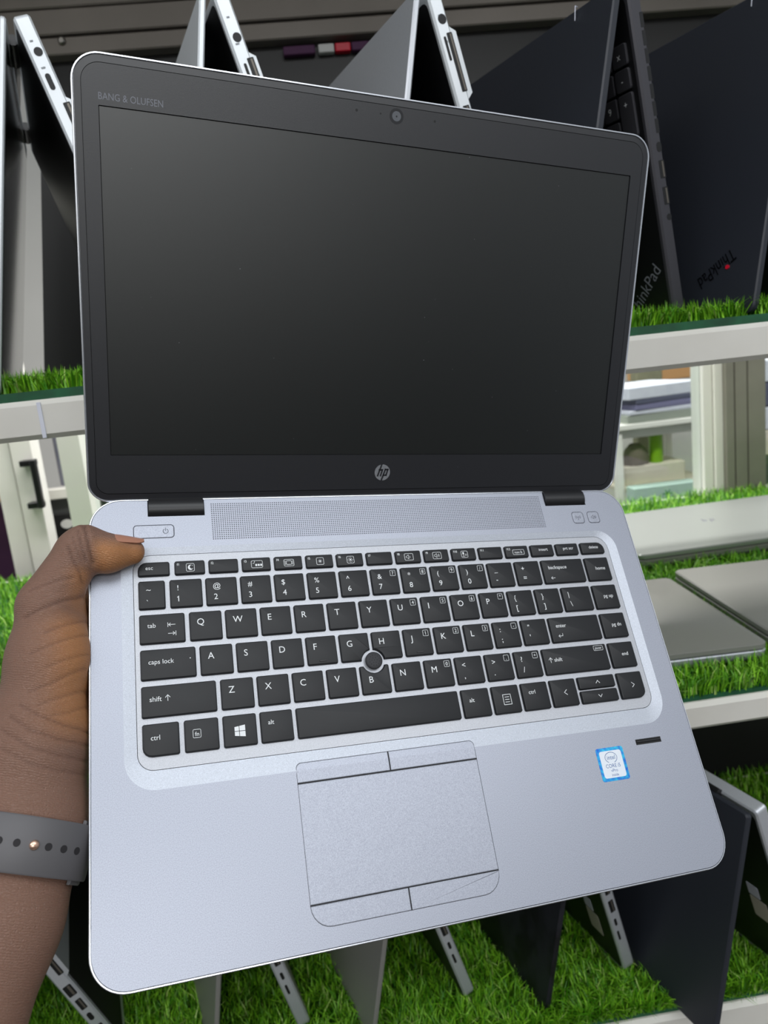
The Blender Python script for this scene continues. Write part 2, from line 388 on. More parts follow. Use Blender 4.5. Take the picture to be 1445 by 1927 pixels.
def letter(c, boxed=None, bar=False):
    def f(x0, y0):
        def g(b):
            text(b, c, x0 + 4.0, y0 + KH - 7.5, 3.35, ZL)
            if boxed is not None: numbox(b, x0 + KW - 5.0, y0 + KH - 4.9, 3.1, boxed)
            if bar: stroke(b, [(x0 + 6.6, y0 + 2.0), (x0 + 10.2, y0 + 2.0)], .35, ZL - .0)
        return g
    return f
def dual(up, lo, boxed=None):
    def f(x0, y0):
        def g(b):
            text(b, up, x0 + 4.0, y0 + KH - 6.4, 2.9, ZL); text(b, lo, x0 + 4.2, y0 + 3.3, 3.1, ZL)
            if boxed is not None: numbox(b, x0 + KW - 5.0, y0 + KH - 4.9, 3.1, boxed)
        return g
    return f
# number row
y = rowy(4)
def putkey(x0, w, y, f, h=KH, **kw):
    legend(std_key(x0, x0 + w, y, y + h, **kw), f(x0, y))
putkey(24.5, 13.7, y, lambda x0, y0: (lambda b: (text(b, '~', x0 + 4.0, y0 + KH - 6.6, 2.9, ZL), text(b, '`', x0 + 4.0, y0 + 2.2, 3.0, ZL))))
for i, (u, l, bx) in enumerate([('!', '1', None), ('@', '2', None), ('#', '3', None), ('$', '4', None), ('%', '5', None), ('^', '6', None), ('&', '7', '7'),
                                ('*', '8', '8'), ('(', '9', '9'), (')', '0', '/'), ('_', '-', None), ('+', '=', None)]):
    putkey(40.4 + P * i, KW, y, dual(u, l, bx))
putkey(264.8, 29.6, y, lambda x0, y0: (lambda b: (text(b, 'backspace', x0 + 4.2, y0 + KH - 6.4, 2.2, ZL), arrow(b, x0 + 7.2, x0 + 4.6, y0 + 3.6))))
NAVX, NAVW = 296.2, 17.3
def nav(s): return lambda x0, y0: (lambda b: text(b, s, x0 + NAVW / 2 + 1.4, y0 + KH / 2 - .6, 2.15, ZL, align='c'))
putkey(NAVX, NAVW, y, nav('home'))
# upper letter row
y = rowy(3)
putkey(24.5, 23.0, y, lambda x0, y0: (lambda b: (text(b, 'tab', x0 + 4.0, y0 + KH - 7.4, 2.3, ZL), arrow(b, x0 + 17.9, x0 + 14.6, y0 + 9.6, bar=x0 + 14.2),
                                                 arrow(b, x0 + 14.3, x0 + 17.6, y0 + 4.9, bar=x0 + 18.1))))
for i, (c, bx) in enumerate([('Q', None), ('W', None), ('E', None), ('R', None), ('T', None), ('Y', None), ('U', '4'), ('I', '5'), ('O', '6'), ('P', '*')]):
    putkey(49.6 + P * i, KW, y, letter(c, bx))
putkey(49.6 + P * 10, KW, y, dual('{', '[')); putkey(49.6 + P * 11, KW, y, dual('}', ']')); putkey(49.6 + P * 12, 294.4 - 49.6 - P * 12, y, dual('|', '\\'))
putkey(NAVX, NAVW, y, nav('pg up'))
# home row
y = rowy(2)
putkey(24.5, 27.6, y, lambda x0, y0: (lambda b: (text(b, 'caps lock', x0 + 4.0, y0 + KH - 7.9, 2.3, ZL), disc(b, x0 + 24.6, y0 + KH - 6.2, .3, ZL, n=8))))
for i, (c, bx) in enumerate([('A', None), ('S', None), ('D', None), ('F', None), ('G', None), ('H', None), ('J', '1'), ('K', '2'), ('L', '3')]):
    kw = dict(cut=True) if c in 'GH' else {}
    putkey(54.0 + P * i, KW, y, letter(c, bx), **kw)
    if c in 'FJ':
        x0 = 54.0 + P * i; tb = MB(); tb.bbox(x0 + 6.4, y + 1.7, KT - .1, x0 + 10.4, y + 2.4, KT + .35, .3)
        tb.build('homing_bar', 'hinge', lap, scale=MM)
putkey(54.0 + P * 9, KW, y, dual(':', ';', '-')); putkey(54.0 + P * 10, KW, y, dual('"', "'"))
putkey(54.0 + P * 11, 294.4 - 54.0 - P * 11, y, lambda x0, y0: (lambda b: (text(b, 'enter', x0 + 4.2, y0 + KH - 6.6, 2.2, ZL), arrow(b, x0 + 7.4, x0 + 4.6, y0 + 4.0),
                                                                       stroke(b, [(x0 + 7.4, y0 + 4.0), (x0 + 7.4, y0 + 5.4)], .26, ZL))))
putkey(NAVX, NAVW, y, nav('pg dn'))
# lower letter row
y = rowy(1)
def uparr(b, x, y): stroke(b, [(x, y), (x, y + 2.9)], .28, ZL); stroke(b, [(x - 1.1, y + 1.7), (x, y + 2.9), (x + 1.1, y + 1.7)], .28, ZL)
putkey(24.5, 36.8, y, lambda x0, y0: (lambda b: (text(b, 'shift', x0 + 4.0, y0 + KH - 8.1, 2.4, ZL), uparr(b, x0 + 12.7, y0 + KH - 8.2))))
for i, (c, bx) in enumerate([('Z', None), ('X', None), ('C', None), ('V', None), ('B', None), ('N', None), ('M', '0')]):
    x0 = 63.3 + P * i
    if c == 'B': putkey(x0, KW, y, lambda x0, y0: (lambda b: text(b, 'B', x0 + 4.6, y0 + KH - 9.6, 3.35, ZL)), cut=True)
    else: putkey(x0, KW, y, letter(c, bx))
putkey(63.3 + P * 7, KW, y, dual('<', ',')); putkey(63.3 + P * 8, KW, y, dual('>', '.', '.')); putkey(63.3 + P * 9, KW, y, dual('?', '/', '+'))
putkey(63.3 + P * 10, 294.4 - 63.3 - P * 10, y, lambda x0, y0: (lambda b: (uparr(b, x0 + 4.6, y0 + KH - 8.6), text(b, 'shift', x0 + 7.0, y0 + KH - 8.3, 2.2, ZL),
       stroke(b, rr(x0 + 35.2, y0 + KH - 4.0, x0 + 41.6, y0 + KH - 1.2, .5, 2), .2, ZL, closed=True), text(b, 'pause', x0 + 38.4, y0 + KH - 3.2, 1.5, ZL, align='c', sx=.9))))
putkey(NAVX, NAVW, y, nav('end'))
# bottom row
y = rowy(0)
putkey(24.5, 17.6, y, lambda x0, y0: (lambda b: text(b, 'ctrl', x0 + 4.0, y0 + KH - 8.1, 2.3, ZL)), radii=(4.6, 1.1, 1.1, 1.1))
putkey(44.3, 16.9, y, lambda x0, y0: (lambda b: (stroke(b, rr(x0 + 4.2, y0 + KH - 9.2, x0 + 8.0, y0 + KH - 5.2, .5, 2), .22, ZL, closed=True), text(b, 'fn', x0 + 6.1, y0 + KH - 8.4, 2.0, ZL, align='c'))))
def winlogo(x0, y0):
    def g(b):
        q = [[(0, .35), (2.15, .05), (2.15, 2.35), (0, 2.35)], [(2.45, 0), (5.3, -.4), (5.3, 2.35), (2.45, 2.35)],
             [(0, 2.65), (2.15, 2.65), (2.15, 4.95), (0, 4.65)], [(2.45, 2.65), (5.3, 2.65), (5.3, 5.4), (2.45, 5.0)]]
        for L in q: b.add([(x0 + 5.6 + u, y0 + 5.0 + w, ZL) for u, w in L], [(0, 1, 2, 3)])
    return g
putkey(63.2, 17.0, y, winlogo)
putkey(81.9, 17.0, y, lambda x0, y0: (lambda b: text(b, 'alt', x0 + 4.0, y0 + KH - 6.8, 2.2, ZL)))
putkey(100.7, 91.7, y, lambda x0, y0: (lambda b: None))
putkey(194.2, 17.0, y, lambda x0, y0: (lambda b: text(b, 'alt', x0 + 4.2, y0 + KH - 7.4, 2.2, ZL)))
def menuic(x0, y0):
    def g(b):
        stroke(b, [(x0 + 6.2, y0 + 5.0), (x0 + 11.0, y0 + 5.0), (x0 + 11.0, y0 + 10.6), (x0 + 6.2, y0 + 10.6)], .3, ZL, closed=True)
        for k in range(3): stroke(b, [(x0 + 7.4, y0 + 6.4 + 1.4 * k), (x0 + 9.8, y0 + 6.4 + 1.4 * k)], .3, ZL)
    return g
putkey(212.9, 17.0, y, menuic)
putkey(231.6, 17.0, y, lambda x0, y0: (lambda b: text(b, 'ctrl', x0 + 4.2, y0 + KH - 6.6, 2.2, ZL)))
def chev(dx, dy, cx, cy, s=1.2):
    return lambda x0, y0: (lambda b: stroke(b, [(x0 + cx - dx * s * .6 + dy * s, y0 + cy - dy * s * .6 + dx * s), (x0 + cx + dx * s * .6, y0 + cy + dy * s * .6),
                                                (x0 + cx - dx * s * .6 - dy * s, y0 + cy - dy * s * .6 - dx * s)], .3, ZL))
putkey(250.4, 17.0, y, chev(-1, 0, 9, 8, 1.4))
putkey(269.2, 25.0, y + 8.25, chev(0, 1, 13, 3.8, 1.2), h=7.65)
putkey(269.2, 25.0, y, chev(0, -1, 12.6, 3.8, 1.2), h=7.65)
putkey(NAVX, NAVW, y, chev(1, 0, 9.6, 8, 1.4), radii=(1.1, 4.6, 1.1, 1.1))
# function row
y = 189.6; FH = 8.1
def fkey(lbl, icon=None):
    def f(x0, y0):
        def g(b):
            text(b, lbl, x0 + 1.3, y0 + FH - 3.0, 1.35, ZL)
            cx, cy = x0 + 8.3, y0 + FH / 2 - .2
            def frame(w, h): stroke(b, rr(cx - w / 2, cy - h / 2, cx + w / 2, cy + h / 2, .6, 2), .22, ZL, closed=True)
            if icon == 'moon':
                frame(4.2, 4.4); a = [R_(40 + 280 * k / 12) for k in range(13)]
                out = [(cx + .1 + 1.4 * math.cos(t), cy + 1.5 * math.sin(t)) for t in a]; inn = [(cx + .75 + 1.0 * math.cos(t), cy + .25 + 1.1 * math.sin(t)) for t in a]
                b.add([(p[0], p[1], ZL) for p in out + inn], [(i, i + 1, 14 + i, 13 + i) for i in range(12)])
            elif icon == 'kbd':
                frame(6.2, 4.2)
                for k in range(3): b.add([(cx - .9 + 1.35 * k, cy - 1.1, ZL), (cx + .1 + 1.35 * k, cy - 1.1, ZL), (cx + .1 + 1.35 * k, cy + .1, ZL), (cx - .9 + 1.35 * k, cy + .1, ZL)], [(0, 1, 2, 3)])
                stroke(b, [(cx - 2.2, cy + .6), (cx - 1.5, cy + .6)], .25, ZL); stroke(b, [(cx - 1.4, cy + 1.1), (cx - 1.2, cy + 1.6)], .25, ZL)
            elif icon == 'disp':
                frame(5.6, 4.0); stroke(b, rr(cx - 1.5, cy - 1.1, cx + 1.5, cy + 1.1, .3, 1), .25, ZL, closed=True)
                for s in (-1, 1): stroke(b, [(cx + s * 2.1, cy - 1.2), (cx + s * 2.1, cy + 1.2)], .22, ZL)
            elif icon in ('sun', 'sun2'):
                frame(4.2, 4.2); disc(b, cx, cy, .5, ZL, n=8); q = 1.0 if icon == 'sun' else 1.5
                for k in range(8): t = R_(45 * k); stroke(b, [(cx + .8 * math.cos(t), cy + .8 * math.sin(t)), (cx + q * math.cos(t), cy + q * math.sin(t))], .18, ZL)
            elif icon in ('vol', 'vol2', 'mic'):
                if icon == 'mic':
                    frame(4.2, 4.2); b.add([(p[0], p[1], ZL) for p in rr(cx - 1.2, cy - .2, cx - .2, cy + 1.5, .45, 2)], [tuple(range(12))]); stroke(b, [(cx - .7, cy - .5), (cx - .7, cy - 1.3)], .2, ZL)
                    stroke(b, [(cx - 1.4, cy - 1.3), (cx - .1, cy - 1.3)], .2, ZL); stroke(b, rr(cx + .4, cy - .9, cx + 1.4, cy + .1, .4, 2), .18, ZL, closed=True)
                else:
                    frame(5.4, 4.2); stroke(b, [(cx - 1.7, cy - .5), (cx - 1.7, cy + .5), (cx - 1.1, cy + .5), (cx - .2, cy + 1.3), (cx - .2, cy - 1.3), (cx - 1.1, cy - .5)], .2, ZL, closed=True)
                    for k in range(1 if icon == 'vol' else 2): stroke(b, [(cx + .5 + .7 * k, cy + .6 + .4 * k), (cx + .75 + .7 * k, cy), (cx + .5 + .7 * k, cy - .6 - .4 * k)], .2, ZL)
            elif icon == 'num':
                stroke(b, rr(cx - 3.2, cy - 1.9, cx + 4.6, cy + 1.3, .5, 2), .22, ZL, closed=True); text(b, 'num lk', cx + .7, cy - 1.1, 1.6, ZL, align='c', sx=.85)
        return g
    return f
FP = 18.05
putkey(24.5, 16.5, y, lambda x0, y0: (lambda b: text(b, 'esc', x0 + 4.0, y0 + FH / 2 - .6, 2.1, ZL)), h=FH, radii=(1.1, 1.1, 1.1, 4.4))
for i, ic in enumerate(['moon', None, 'kbd', 'disp', 'sun', 'sun2', None, 'vol', 'vol2', 'mic', None, 'num']):
    putkey(43.4 + FP * i, 16.2, y, fkey('f%d' % (i + 1), ic), h=FH)
for s, x0, w in (('insert', 43.4 + FP * 12, 16.2), ('prt scr', 43.4 + FP * 13, 16.2), ('delete', NAVX, NAVW)):
    kw = dict(radii=(1.1, 1.1, 5.0, 1.1)) if s == 'delete' else {}
    putkey(x0, w, y, (lambda s, w: lambda x0, y0: (lambda b: text(b, s, x0 + w / 2 + .6, y0 + FH / 2 - .4, 1.9, ZL, align='c')))(s, w), h=FH, **kw)

# pointing stick: domed rubber cap with dimples
b = MB(); prof = [(4.2, RZ), (4.5, 0.2), (4.8, .5), (4.85, 1.2), (4.4, 1.9), (3.1, 2.2), (1.4, 2.3)]
n = 28
b.loft([[(PS[0] + r * math.cos(2 * math.pi * k / n), PS[1] + r * math.sin(2 * math.pi * k / n), z) for k in range(n)] for r, z in prof], cap0=False)
ps = b.build('pointing_stick', 'rubber', lap, scale=MM, smooth=60)
b = MB()
for q in [(0, 0)] + [(1.5 * math.cos(R_(60 * k)), 1.5 * math.sin(R_(60 * k))) for k in range(6)] + [(2.9 * math.cos(R_(30 * k + 15)), 2.9 * math.sin(R_(30 * k + 15))) for k in range(12)]:
    z = 2.32 if math.hypot(*q) < 2 else 2.27
    b.loft([(rr(PS[0] + q[0] - .3, PS[1] + q[1] - .3, PS[0] + q[0] + .3, PS[1] + q[1] + .3, .25, 2), z - .3), (rr(PS[0] + q[0] - .22, PS[1] + q[1] - .22, PS[0] + q[0] + .22, PS[1] + q[1] + .22, .18, 2), z + .1)])
tag(b.build('rubber_nubs', 'black', ps, scale=MM), kind='stuff')

# touchpad and its buttons, following the slope into the keyboard well
def hz(x, y): return 0.0 if y < 81.3 else RZ * min(1, (y - 81.3) / 9.1)
def draped(name, m, outline, lift, parent=lap, side=.5):
    loop = []
    for i, p in enumerate(outline):
        q = outline[(i + 1) % len(outline)]; k = max(1, int(math.dist(p, q) / 2.5)); loop += [(p[0] + (q[0] - p[0]) * t / k, p[1] + (q[1] - p[1]) * t / k) for t in range(k)]
    ins = inset(loop, .3)
    b = MB(); ys = sorted({p[1] for p in ins if 81.4 < p[1] < 90})
    b.loft([[(x, y, hz(x, y) + lift - side) for x, y in loop], [(x, y, hz(x, y) + lift - .12) for x, y in loop], [(x, y, hz(x, y) + lift) for x, y in ins]], cap0=False, cap1=False)
    # top: strips between left and right boundary of the convex loop
    top = [(x, y, hz(x, y) + lift) for x, y in ins]; cuts = [min(p[1] for p in ins)] + ([81.3] if min(p[1] for p in ins) < 81.3 < max(p[1] for p in ins) else []) + [max(p[1] for p in ins)]
    def clip(lo, hi):
        out = []; n = len(ins)
        for i in range(n):
            p, q = ins[i], ins[(i + 1) % n]
            if lo - 1e-6 <= p[1] <= hi + 1e-6: out.append(p)
            for c in (lo, hi) if p[1] < q[1] else (hi, lo):
                if (p[1] - c) * (q[1] - c) < 0: t = (c - p[1]) / (q[1] - p[1]); out.append((p[0] + (q[0] - p[0]) * t, c))
        return out
    for lo, hi in zip(cuts[:-1], cuts[1:]):
        c = clip(lo, hi); b.add([(x, y, hz(x, y) + lift) for x, y in c], [tuple(range(len(c)))])
    return b.build(name, m, parent, scale=MM)
TX0, TX1, TXM = 97.6, 196.5, 147.1
draped('touchpad_gap', 'seam', rr(TX0, 9.7, TX1, 85.3, (10, 10, 3, 3), 6), .06, side=.06)
g = .32
draped('touchpad_button', 'deck', rr(TX0 + g, 75.5, TXM - g, 85.3 - g, (.2, .2, .2, 2.7), 4), .26, side=.2)
draped('touchpad_button', 'deck', rr(TXM + g, 75.5, TX1 - g, 85.3 - g, (.2, .2, 2.7, .2), 4), .26, side=.2)
draped('touchpad', 'deck', rr(TX0 + g, 20.4, TX1 - g, 74.8, .2, 2), .2, side=.14)
draped('touchpad_button', 'deck', rr(TX0 + g, 9.7 + g, TXM - g, 19.8, (9.7, .2, .2, .2), 6), .26, side=.2)
draped('touchpad_button', 'deck', rr(TXM + g, 9.7 + g, TX1 - g, 19.8, (.2, 9.7, .2, .2), 6), .26, side=.2)

# buttons beside the hinges
def deck_button(name, x0, y0, x1, y1, r, draw):
    o = rr(x0, y0, x1, y1, r, 5)
    p = MB().loft([(o, -.05), (o, .05)]).build(name + '_rim', 'seamgrey', lap, scale=MM); lap_btn = MB()
    lap_btn.loft([(inset(o, .42), 0), (inset(o, .42), .16), (inset(o, .65), .24)])
    q = lap_btn.build(name, 'deck', lap, scale=MM); p.parent = q
    s = MB(); draw(s); s.build('button_icon', 'darkprint', q, scale=MM)
def ic_power(b):
    cx, cy = 39.7, 215.6; a = [R_(120 + 300 * k / 14) for k in range(15)]
    stroke(b, [(cx + 1.35 * math.cos(t), cy + 1.35 * math.sin(t)) for t in a], .3, .27); stroke(b, [(cx, cy + .3), (cx, cy + 1.9)], .3, .27)
deck_button('power_button', 22.7, 211.6, 44.4, 219.7, 2.0, ic_power)
def ic_wifi(b):
    cx, cy = 300.8, 215.6
    stroke(b, [(cx, cy), (cx, cy - 1.6)], .35, .27); disc(b, cx, cy + .3, .35, .27, n=8)
    for s in (-1, 1):
        for r in (1.0, 1.8): stroke(b, [(cx + s * r * math.cos(R_(t)), cy + .3 + r * math.sin(R_(t))) for t in (-35, 0, 35)], .25, .27)
deck_button('wireless_button', 296.6, 211.4, 305.3, 219.8, 2.0, ic_wifi)
def ic_mute(b):
    cx, cy = 312.5, 215.6
    stroke(b, [(cx - 1.6, cy - .5), (cx - 1.6, cy + .5), (cx - 1, cy + .5), (cx, cy + 1.4), (cx, cy - 1.4), (cx - 1, cy - .5)], .25, .27, closed=True)
    stroke(b, rr(cx + .6, cy - .7, cx + 2.0, cy + .7, .6, 3), .25, .27, closed=True); stroke(b, [(cx + .8, cy + .5), (cx + 1.8, cy - .5)], .2, .27)
deck_button('mute_button', 308.2, 211.4, 317.0, 219.8, 2.0, ic_mute)
# fingerprint slot
f = MB(); f.box(297, 70.2, -.1, 314.4, 73.3, .04); fo = f.build('fingerprint_reader', 'black', lap, scale=MM)
f = MB(); f.tube([(297.5, 71.9, -.55), (313.9, 71.9, -.55)], 1.05, 12); f.build('sensor_bar', 'hinge', fo, scale=MM, smooth=40)
# processor sticker
so = rr(269.2, 53.1, 287.2, 71.2, 1.4, 4)
st = MB().loft([(so, 0), (so, .08)]).build('processor_sticker', 'stickblue', lap, scale=MM)
s2 = rr(271.0, 54.8, 285.4, 69.4, 1.4, 4)
MB().loft([(s2, .08), (s2, .11)]).build('sticker_panel', 'stickwhite', st, scale=MM)
s = MB(); zz = .13
text(s, 'intel', 278.1, 64.6, 2.3, zz, align='c', sx=.95); text(s, 'CORE i5', 278.2, 60.2, 2.0, zz, align='c', sx=.92); text(s, 'vPro', 278.3, 57.9, 1.6, zz, align='c'); text(s, 'inside', 278.2, 55.6, 1.5, zz, align='c', sx=.9)
stroke(s, [(278.1 + 3.9 * math.cos(R_(t)), 65.6 + 2.9 * math.sin(R_(t))) for t in range(-65, 236, 12)], .28, zz)
s.build('sticker_lettering', 'inkblue', st, scale=MM)
# hinges
for x0, x1 in HN:
    h = MB(); n = 20
    h.loft([[(x, 230.6 + 6.2 * math.cos(2 * math.pi * k / n), -3.2 - 5.4 * math.sin(2 * math.pi * k / n) + 0) for k in range(n)] for x in (x0 + .5, x0 + 1.2, x1 - 1.2, x1 - .5)])
    h.f = [list(reversed(q)) for q in h.f]
    ho = h.build('hinge', 'hinge', lap, scale=MM, smooth=50)
    MB().box(x0, HY, -2.6, x1, DB - .2, -2.2).build('hinge_well', 'seam', ho, scale=MM)

# lid: millimetres in the plane of the screen, origin at the screen's lower edge
TH = 0.655569; CT, ST = math.cos(TH), math.sin(TH)
def L2B(x, y, z): return (x, 255.577 + y * CT - z * ST, 14.618 + y * ST + z * CT)
lo = rr(-.34, -26.4, 334.75, 198.5, (11, 11, 14, 14), 10)
b = MB(); b.loft([(inset(lo, 3), -6.4), (inset(lo, .6), -5.6), (inset(lo, .05), -3), (lo, -1.2), (inset(lo, .25), .15), (inset(lo, .9), .2), (inset(lo, 1.15), -.1), (inset(lo, 1.15), -1.0)])
lid = b.build('lid_shell', 'rim', lap, fn=L2B, scale=MM, smooth=40)
SX0, SX1 = 12.53, 321.93
hole = rr(SX0 - .35, -.35, SX1 + .35, 174.35, .3, 1)
bz = inset(lo, 1.3); b = MB()
b.wall(bz, -.9, -.35); k1 = inset(lo, 4.6); k2 = inset(lo, 5.0)
b.loft([(bz, -.35), (k1, -.15), (inset(lo, 4.75), -.5), (inset(lo, 4.9), -.5), (k2, .12)], cap0=False, cap1=False); b.plate(k2, [hole], .12)
b.wall(list(reversed(hole)), -1.0, .12)
b.build('screen_bezel', 'bezel', lid, fn=L2B, scale=MM)
MB().box(SX0, 0, -1.0, SX1, 174, -.45).build('screen', 'screen', lid, fn=L2B, scale=MM)
MB().box(SX0 - 1, -1, -1.05, SX1 + 1, 175, -.85).build('screen_gap', 'black', lid, fn=L2B, scale=MM)
wc = MB(); disc(wc, 167.4, 188.7, 4.1, .16, 0, 28); disc(wc, 167.4, 188.7, 2.6, .19, 1, 24); disc(wc, 167.4, 188.6, .5, .21, 0, 10)
wc.build('webcam', ['lensring', 'lens'], lid, fn=L2B, scale=MM)
for x, r in ((144.4, .75), (190.2, .7), (158.1, .5)):
    q = MB(); disc(q, x, 188.9, r, .15, n=12); q.build('microphone_hole', 'black', lid, fn=L2B, scale=MM)
q = MB(); text_fit(q, 'BANG & OLUFSEN', 12.3, 43.0, 177.0, 3.2, .15); q.build('brand_lettering', 'greyprint', lid, fn=L2B, scale=MM)
LC = (168.0, -11.2); LR = 4.95
q = MB(); disc(q, *LC, LR, .2, 0, 40)
def lp(u, v): return (LC[0] + (u - 713) / 135 * LR, LC[1] - (v - 632) / 137 * LR)
for pts in ([(699, 494), (634, 685)], [(660, 588), (712, 588), (684, 685)], [(764, 580), (698, 768)], [(764, 583), (806, 583), (778, 680), (734, 680)]):
    stroke(q, [lp(*p) for p in pts], .98, .25, 1)
q.build('round_logo', ['rim', 'bezel'], lid, fn=L2B, scale=MM)
# pale dust specks on the glass and bezel edge
q = MB()
for i in range(26):
    x = random.uniform(SX0, SX1); y_ = random.uniform(-20, 174); s_ = random.uniform(.08, .2)
    q.add([(x - s_, y_, .17), (x + s_ * .5, y_ - s_, .17), (x + s_, y_ + s_, .17)], [(0, 1, 2)])
tag(q.build('dust_specks', 'chip', lid, fn=L2B, scale=MM), kind='stuff')

# ---------------------------------------------------------------- shelves
def shelf(name, z, x0, x1, yb, label, rail_h):
    e = empty(name, ((x0 + x1) / 2, YF, z - .03), label=label, cat='shelf')
    ox = (x0 + x1) / 2; hw = (x1 - x0) / 2; d = yb - YF
    MB().box(-hw, .02, .008, hw, d, .026).build('shelf_board', 'white', e)
    b = MB(); prof = [(.022, 0), (.004, 0), (0, .004), (0, rail_h - .004), (.004, rail_h), (.022, rail_h)]
    b.loft([[(s * hw, y, .03 - rail_h + zz) for y, zz in prof] for s in (-1, 1)]); b.f = [list(reversed(f)) for f in b.f]
    b.build('front_rail', 'white', e)
    return e
shelf('display_shelf', 0.0, -1.1, 1.3, 1.04, 'upper white shelf with tented laptops standing on grass matting', .031)
shelf('display_shelf', -0.339, -1.1, 1.5, 1.50, 'middle white shelf with closed laptops lying flat on grass matting', .027)
shelf('display_shelf', 0.60, -1.1, 1.3, 1.04, 'unseen white shelf added above the tented laptops to shade them', .031)  # out of view, added to keep ceiling light off the lids
shelf('display_shelf', -0.675, -1.1, 1.3, 1.00, 'lowest white shelf with tented laptops, at the bottom of the photo', .034)
M['cable'] = M['hinge']
q = MB(); q.box(-.2125, YF - .0012, -.03, -.2095, YF, -.002); tag(q.build('highlight_strip', 'paper'), 'thin pale tape strip on the upper shelf rail, left of the laptop', 'highlight')  # pale strip that paints a highlight onto the shelf rail

# ---------------------------------------------------------------- grass mats
def grass(name, x0, x1, y0, y1, z, n, label, clear=(), front_bias=0.0, hmul=1.0, edge=0.0):
    e = empty(name, ((x0 + x1) / 2, y0, z), label=label, cat='grass mat')
    ox, oy = (x0 + x1) / 2, y0
    MB().box(x0 - ox, 0, -.0005, x1 - ox, y1 - y0, .0045 + edge * .25, 0).build('mat_backing', 'greenedge', e)
    u = RNG.random(n); v = RNG.random(n)
    if front_bias: v = v ** (1 + front_bias)
    # tufts
    x = x0 + u * (x1 - x0); y = y0 + edge * (.5 + RNG.random(n)) + v * (y1 - y0 - edge * 1.5)
    tuft = np.round(x / .0045) * 31.7 + np.round(y / .0045) * 17.3
    ph = (np.sin(tuft * 12.9898) * 43758.5453) % 1.0
    keep = np.ones(n, bool)
    for cx, cy, hw, hd, a in clear:
        dx = x - cx; dy = y - cy; lx = dx * math.cos(a) + dy * math.sin(a); ly = -dx * math.sin(a) + dy * math.cos(a)
        keep &= ~((np.abs(lx) < hw) & (np.abs(ly) < hd))
    x, y, ph = x[keep], y[keep], ph[keep]; n = len(x)
    h = (.011 + .011 * RNG.random(n)) * hmul; az = ph * 6.283 + RNG.normal(0, .5, n); lean = np.abs(RNG.normal(.35, .28, n)) * h * 1.3
    w = .00055 + .00035 * RNG.random(n); fa = az + 1.57 + RNG.normal(0, .5, n)
    # blades at the front rim lean outwards
    fr = np.exp(-(y - y0) / .008); lx = np.cos(az) * lean; ly = np.sin(az) * lean - fr * .006 * (edge == 0)
    bx, by = np.cos(fa) * w, np.sin(fa) * w
    X = x - ox; Y = y - oy; z0 = .003
    V = np.empty((n, 5, 3))
    V[:, 0] = np.stack([X - bx, Y - by, np.full(n, z0)], 1); V[:, 1] = np.stack([X + bx, Y + by, np.full(n, z0)], 1)
    V[:, 2] = np.stack([X + bx * .85 + lx * .38, Y + by * .85 + ly * .38, z0 + h * .6], 1); V[:, 3] = np.stack([X - bx * .85 + lx * .38, Y - by * .85 + ly * .38, z0 + h * .6], 1)
    V[:, 4] = np.stack([X + lx, Y + ly, z0 + h * (1 - .25 * np.minimum(lean / h, 1))], 1)
    k = np.arange(n)[:, None] * 5
    quads = k + np.array([0, 1, 2, 3]); tris = k + np.array([3, 2, 4])
    me = bpy.data.meshes.new('grass_blades')
    me.vertices.add(n * 5); me.vertices.foreach_set('co', V.ravel())
    li = np.concatenate([quads.ravel(), tris.ravel()]); me.loops.add(len(li)); me.loops.foreach_set('vertex_index', li.astype(np.int32))
    me.polygons.add(2 * n); me.polygons.foreach_set('loop_start', np.concatenate([np.arange(n) * 4, 4 * n + np.arange(n) * 3]).astype(np.int32))
    me.update(calc_edges=True)
    c = np.empty((n, 5, 4)); t = RNG.random(n)[:, None]; dark = np.array(lin(60, 130, 10)[:3]); lite = np.array(lin(146, 208, 48)[:3]); pale = np.array(lin(176, 208, 110)[:3])
    col = dark + (lite - dark) * t ** 1.3; col = np.where((RNG.random(n) < .06)[:, None], pale, col)
    c[:, :, :3] = col[:, None]; c[:, :, 3] = 1
    a = me.color_attributes.new('tint', 'FLOAT_COLOR', 'POINT'); a.data.foreach_set('color', c.ravel())
    me.materials.append(M['grass'])
    tag(link('grass_blades', me, e), kind='stuff')
    return e
# closed laptops on the middle shelf: (centre x, y, yaw, width, depth, thickness)
FL = [(.262, .792, R_(-2.9), .33, .236, .019), (.606, .795, R_(-3.2), .33, .236, .021), (.625, 1.140, R_(1.5), .375, .262, .021)]
grass('grass_mat', -.62, .98, .626, 1.03, .0, 52000, 'grass mat on the upper shelf under the tented laptops', front_bias=.8, edge=.010, hmul=1.15)
grass('grass_mat', -1.0, 1.25, .626, 1.45, -.339, 120000, 'grass mat on the middle shelf around the closed laptops',
      clear=[(f[0], f[1], f[3] / 2 - .004, f[4] / 2 - .004, f[2]) for f in FL], front_bias=.5, hmul=1.15)
grass('grass_mat', -.62, .75, .626, .985, -.675, 90000, 'grass mat on the lowest shelf at the bottom of the photo', front_bias=.6, hmul=1.25)

